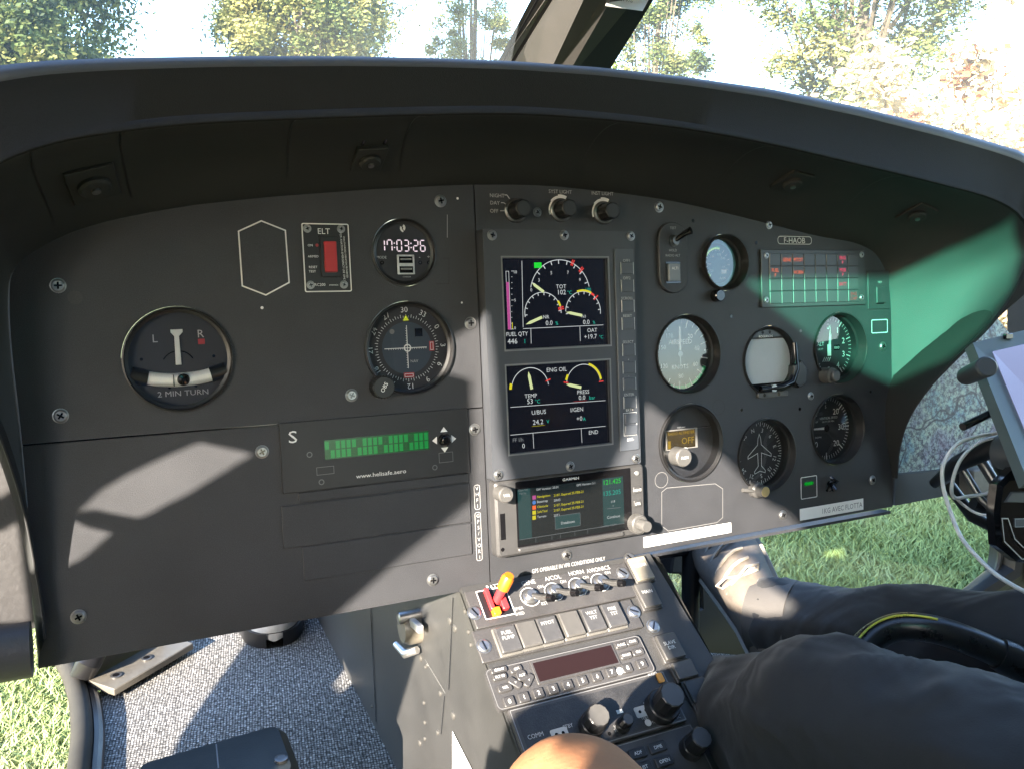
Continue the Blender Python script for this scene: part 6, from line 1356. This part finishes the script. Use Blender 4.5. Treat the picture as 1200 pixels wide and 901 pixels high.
def leafmat(name, cs, tr=.35):
    m = bpy.data.materials.new(name); m.use_nodes = True; nt = m.node_tree; n = nt.nodes; b = n['Principled BSDF']; b.inputs['Roughness'].default_value = .6
    tc = n.new('ShaderNodeTexCoord'); a = n.new('ShaderNodeTexNoise'); a.inputs['Scale'].default_value = 1.2; a.inputs['Detail'].default_value = 6; nt.links.new(tc.outputs['Object'], a.inputs['Vector'])
    r = n.new('ShaderNodeValToRGB'); e = r.color_ramp.elements; e[0].position = .35; e[0].color = (*cs[0], 1); e[1].position = .65; e[1].color = (*cs[-1], 1)
    for i, c in enumerate(cs[1:-1]): k = e.new(.35 + .3 * (i + 1) / (len(cs) - 1)); k.color = (*c, 1)
    nt.links.new(a.outputs['Fac'], r.inputs[0]); nt.links.new(r.outputs[0], b.inputs['Base Color'])
    t_ = n.new('ShaderNodeBsdfTranslucent'); nt.links.new(r.outputs[0], t_.inputs[0]); mx = n.new('ShaderNodeMixShader'); mx.inputs[0].default_value = tr; nt.links.new(b.outputs[0], mx.inputs[1]); nt.links.new(t_.outputs[0], mx.inputs[2]); nt.links.new(mx.outputs[0], n['Material Output'].inputs[0]); return m
BARK = mat('bark', (.10, .08, .06), .9, bump=.8, bscale=30, var=.3, vscale=8)
def tree(name, label, px_, dist, cr, ch, base, nclump, nleaf, ls, lm, seed, group=None, csp=.5, trunk=True):
    rnd = random.Random(seed); d = PF.to_3x3() @ ray(px_, 60); d.z = 0; d.normalize(); c = PF @ CAMP; p = c + d * dist; p.z = 0
    o = wroot(name, label, 'tree' if trunk else 'bush', p, group); top = base + ch
    cl = []
    for _ in range(nclump):
        while True:
            q = V((rnd.uniform(-1, 1), rnd.uniform(-1, 1), rnd.uniform(-1, 1)))
            if q.length < 1: break
        q *= (q.length ** -.35) if q.length > .05 else 1
        cl.append(V((q.x * cr, q.y * cr, base + ch * .5 + q.z * ch * .5)))
    m = MB()
    if trunk:
        m.tube([(0, 0, -.1), (cr * .04, 0, base * .5), (0, cr * .03, base + ch * .3), (cr * .03, 0, top * .85)], [cr * .11, cr * .08, cr * .06, cr * .015], BARK, 10)
    tp = [V((0, 0, max(.1, base * .6))), V((0, cr * .03, base + ch * .25))]
    for q in cl[::max(1, len(cl) // 26)]:
        s_ = tp[0].lerp(tp[1], rnd.random()) if trunk else V((rnd.uniform(-.2, .2) * cr, rnd.uniform(-.2, .2) * cr, 0)); m.tube([s_, s_.lerp(q, .5) + V((0, 0, -.05 * ch)), q], [cr * .03, cr * .018, cr * .006], BARK, 6)
    m.build('trunk' if trunk else 'branches', o)
    vs, fs, mi = [], [], []
    for i, q in enumerate(cl):
        cs_ = cr * csp * rnd.uniform(.4, 1.0); lmi = rnd.randrange(len(lm))
        for _ in range(nleaf):
            g_ = V((rnd.gauss(0, .42), rnd.gauss(0, .42), rnd.gauss(0, .34))) * cs_; pnt = q + g_; a = V((rnd.gauss(0, 1), rnd.gauss(0, 1), rnd.gauss(0, 1))).normalized(); b = a.orthogonal().normalized(); l_ = ls * rnd.uniform(.6, 1.4); k = len(vs)
            vs += [pnt - a * l_, pnt - b * l_ * .62, pnt + a * l_, pnt + b * l_ * .62]; fs.append((k, k + 1, k + 2, k + 3)); mi.append(lmi if rnd.random() < .8 else rnd.randrange(len(lm)))
    m = MB()
    for k in range(len(lm)): m.mi(lm[k])
    m.v = vs; m.f = fs; m.m = mi; m.build('crown', o, ang=180); return o
LG1 = leafmat('leaf_green', [(.06, .09, .03), (.11, .15, .045), (.18, .20, .07)]); LG2 = leafmat('leaf_yellow_green', [(.14, .16, .05), (.24, .25, .08), (.36, .33, .12)]); LDK = leafmat('leaf_dark', [(.02, .035, .015), (.04, .06, .022), (.07, .09, .03)])
LP = leafmat('leaf_pale', [(.42, .36, .22), (.6, .52, .34), (.55, .40, .22)], .3); LR = leafmat('leaf_russet', [(.22, .06, .03), (.30, .12, .05), (.35, .22, .07)], .3)
T_ = 0
tree('broadleaf_tree', 'bushy green and yellow tree at the far left beyond the windscreen', -2, 17, 1.85, 7.5, 1.2, 330, 360, .045, [LG1, LG2, LDK], 1, 'trees beyond the windscreen', .42)
tree('broadleaf_tree', 'yellow green tree between two gaps of white sky left of the post', 362, 18, 1.6, 8.5, 1.5, 330, 360, .045, [LG1, LG2, LG1], 2, 'trees beyond the windscreen', .40)
tree('broadleaf_tree', 'thin sparse tree with hanging sprays just left of the windscreen post', 556, 24, 1.5, 8.5, 2.2, 130, 260, .045, [LG1, LG2, LG1], 3, 'trees beyond the windscreen', .34)
tree('broadleaf_tree', 'sunlit yellowish tree just right of the windscreen post', 770, 20, 1.2, 8.5, 1.6, 230, 320, .042, [LG2, LG1, LG2], 4, 'trees beyond the windscreen', .36)
tree('broadleaf_tree', 'green leafy tree top above the pale bush at upper right', 1010, 12, 1.45, 4.6, 2.35, 210, 300, .032, [LG2, LG1], 5, 'trees beyond the windscreen', .36)
tree('pale_bush', 'pale cream flowering bush glaring in the sun at upper right', 1080, 5.6, .92, 2.6, -.2, 90, 240, .028, [LP, LP, LP], 6, None, .34, False)
tree('russet_bush', 'russet and orange leaved bush at the far upper right corner', 1200, 5.2, .60, 2.8, .0, 60, 150, .03, [LR, LP, LR], 7, None, .34, False)
# ------------------------------------------------------------------ camera, light, render settings
cam = bpy.data.cameras.new('camera'); co = bpy.data.objects.new('camera', cam); col.objects.link(co); scene.camera = co
cam.sensor_width = 36; cam.sensor_fit = 'HORIZONTAL'; cam.lens = 36 * FPX / 1200; cam.clip_start = .01; cam.clip_end = 800
m3 = PF.to_3x3(); r_, u_, f_ = m3 @ CAM_R, m3 @ CAM_U, m3 @ CAM_F; c_ = PF @ CAMP
co.matrix_world = Matrix(((r_.x, u_.x, -f_.x, c_.x), (r_.y, u_.y, -f_.y, c_.y), (r_.z, u_.z, -f_.z, c_.z), (0, 0, 0, 1)))
SW = (PF.to_3x3() @ SUN).normalized()
el = math.asin(SW.z); az = math.atan2(SW.x, SW.y)
sl = bpy.data.lights.new('sun', 'SUN'); sl.energy = 4.2; sl.angle = R(.53); sl.color = (1, .88, .74)
so = bpy.data.objects.new('sun', sl); col.objects.link(so); so.rotation_euler = SW.to_track_quat('Z', 'Y').to_euler()
w = bpy.data.worlds.new('World'); scene.world = w; w.use_nodes = True; nt = w.node_tree
sk = nt.nodes.new('ShaderNodeTexSky'); sk.sky_type = 'NISHITA'; sk.sun_disc = False; sk.sun_elevation = el; sk.sun_rotation = az; sk.dust_density = 1.2; sk.air_density = 1.0; sk.ozone_density = 2.5
bg = nt.nodes['Background']; bg.inputs['Strength'].default_value = .15; nt.links.new(sk.outputs[0], bg.inputs[0])
vs = scene.view_settings; vs.view_transform = 'Standard'; vs.look = 'None'; vs.gamma = 1; vs.exposure = EXPO; vs.use_curve_mapping = False
scene.cycles.use_denoising = True; scene.cycles.max_bounces = 8; scene.cycles.transparent_max_bounces = 16; scene.cycles.caustics_reflective = False; scene.cycles.caustics_refractive = False
bpy.context.view_layer.update()
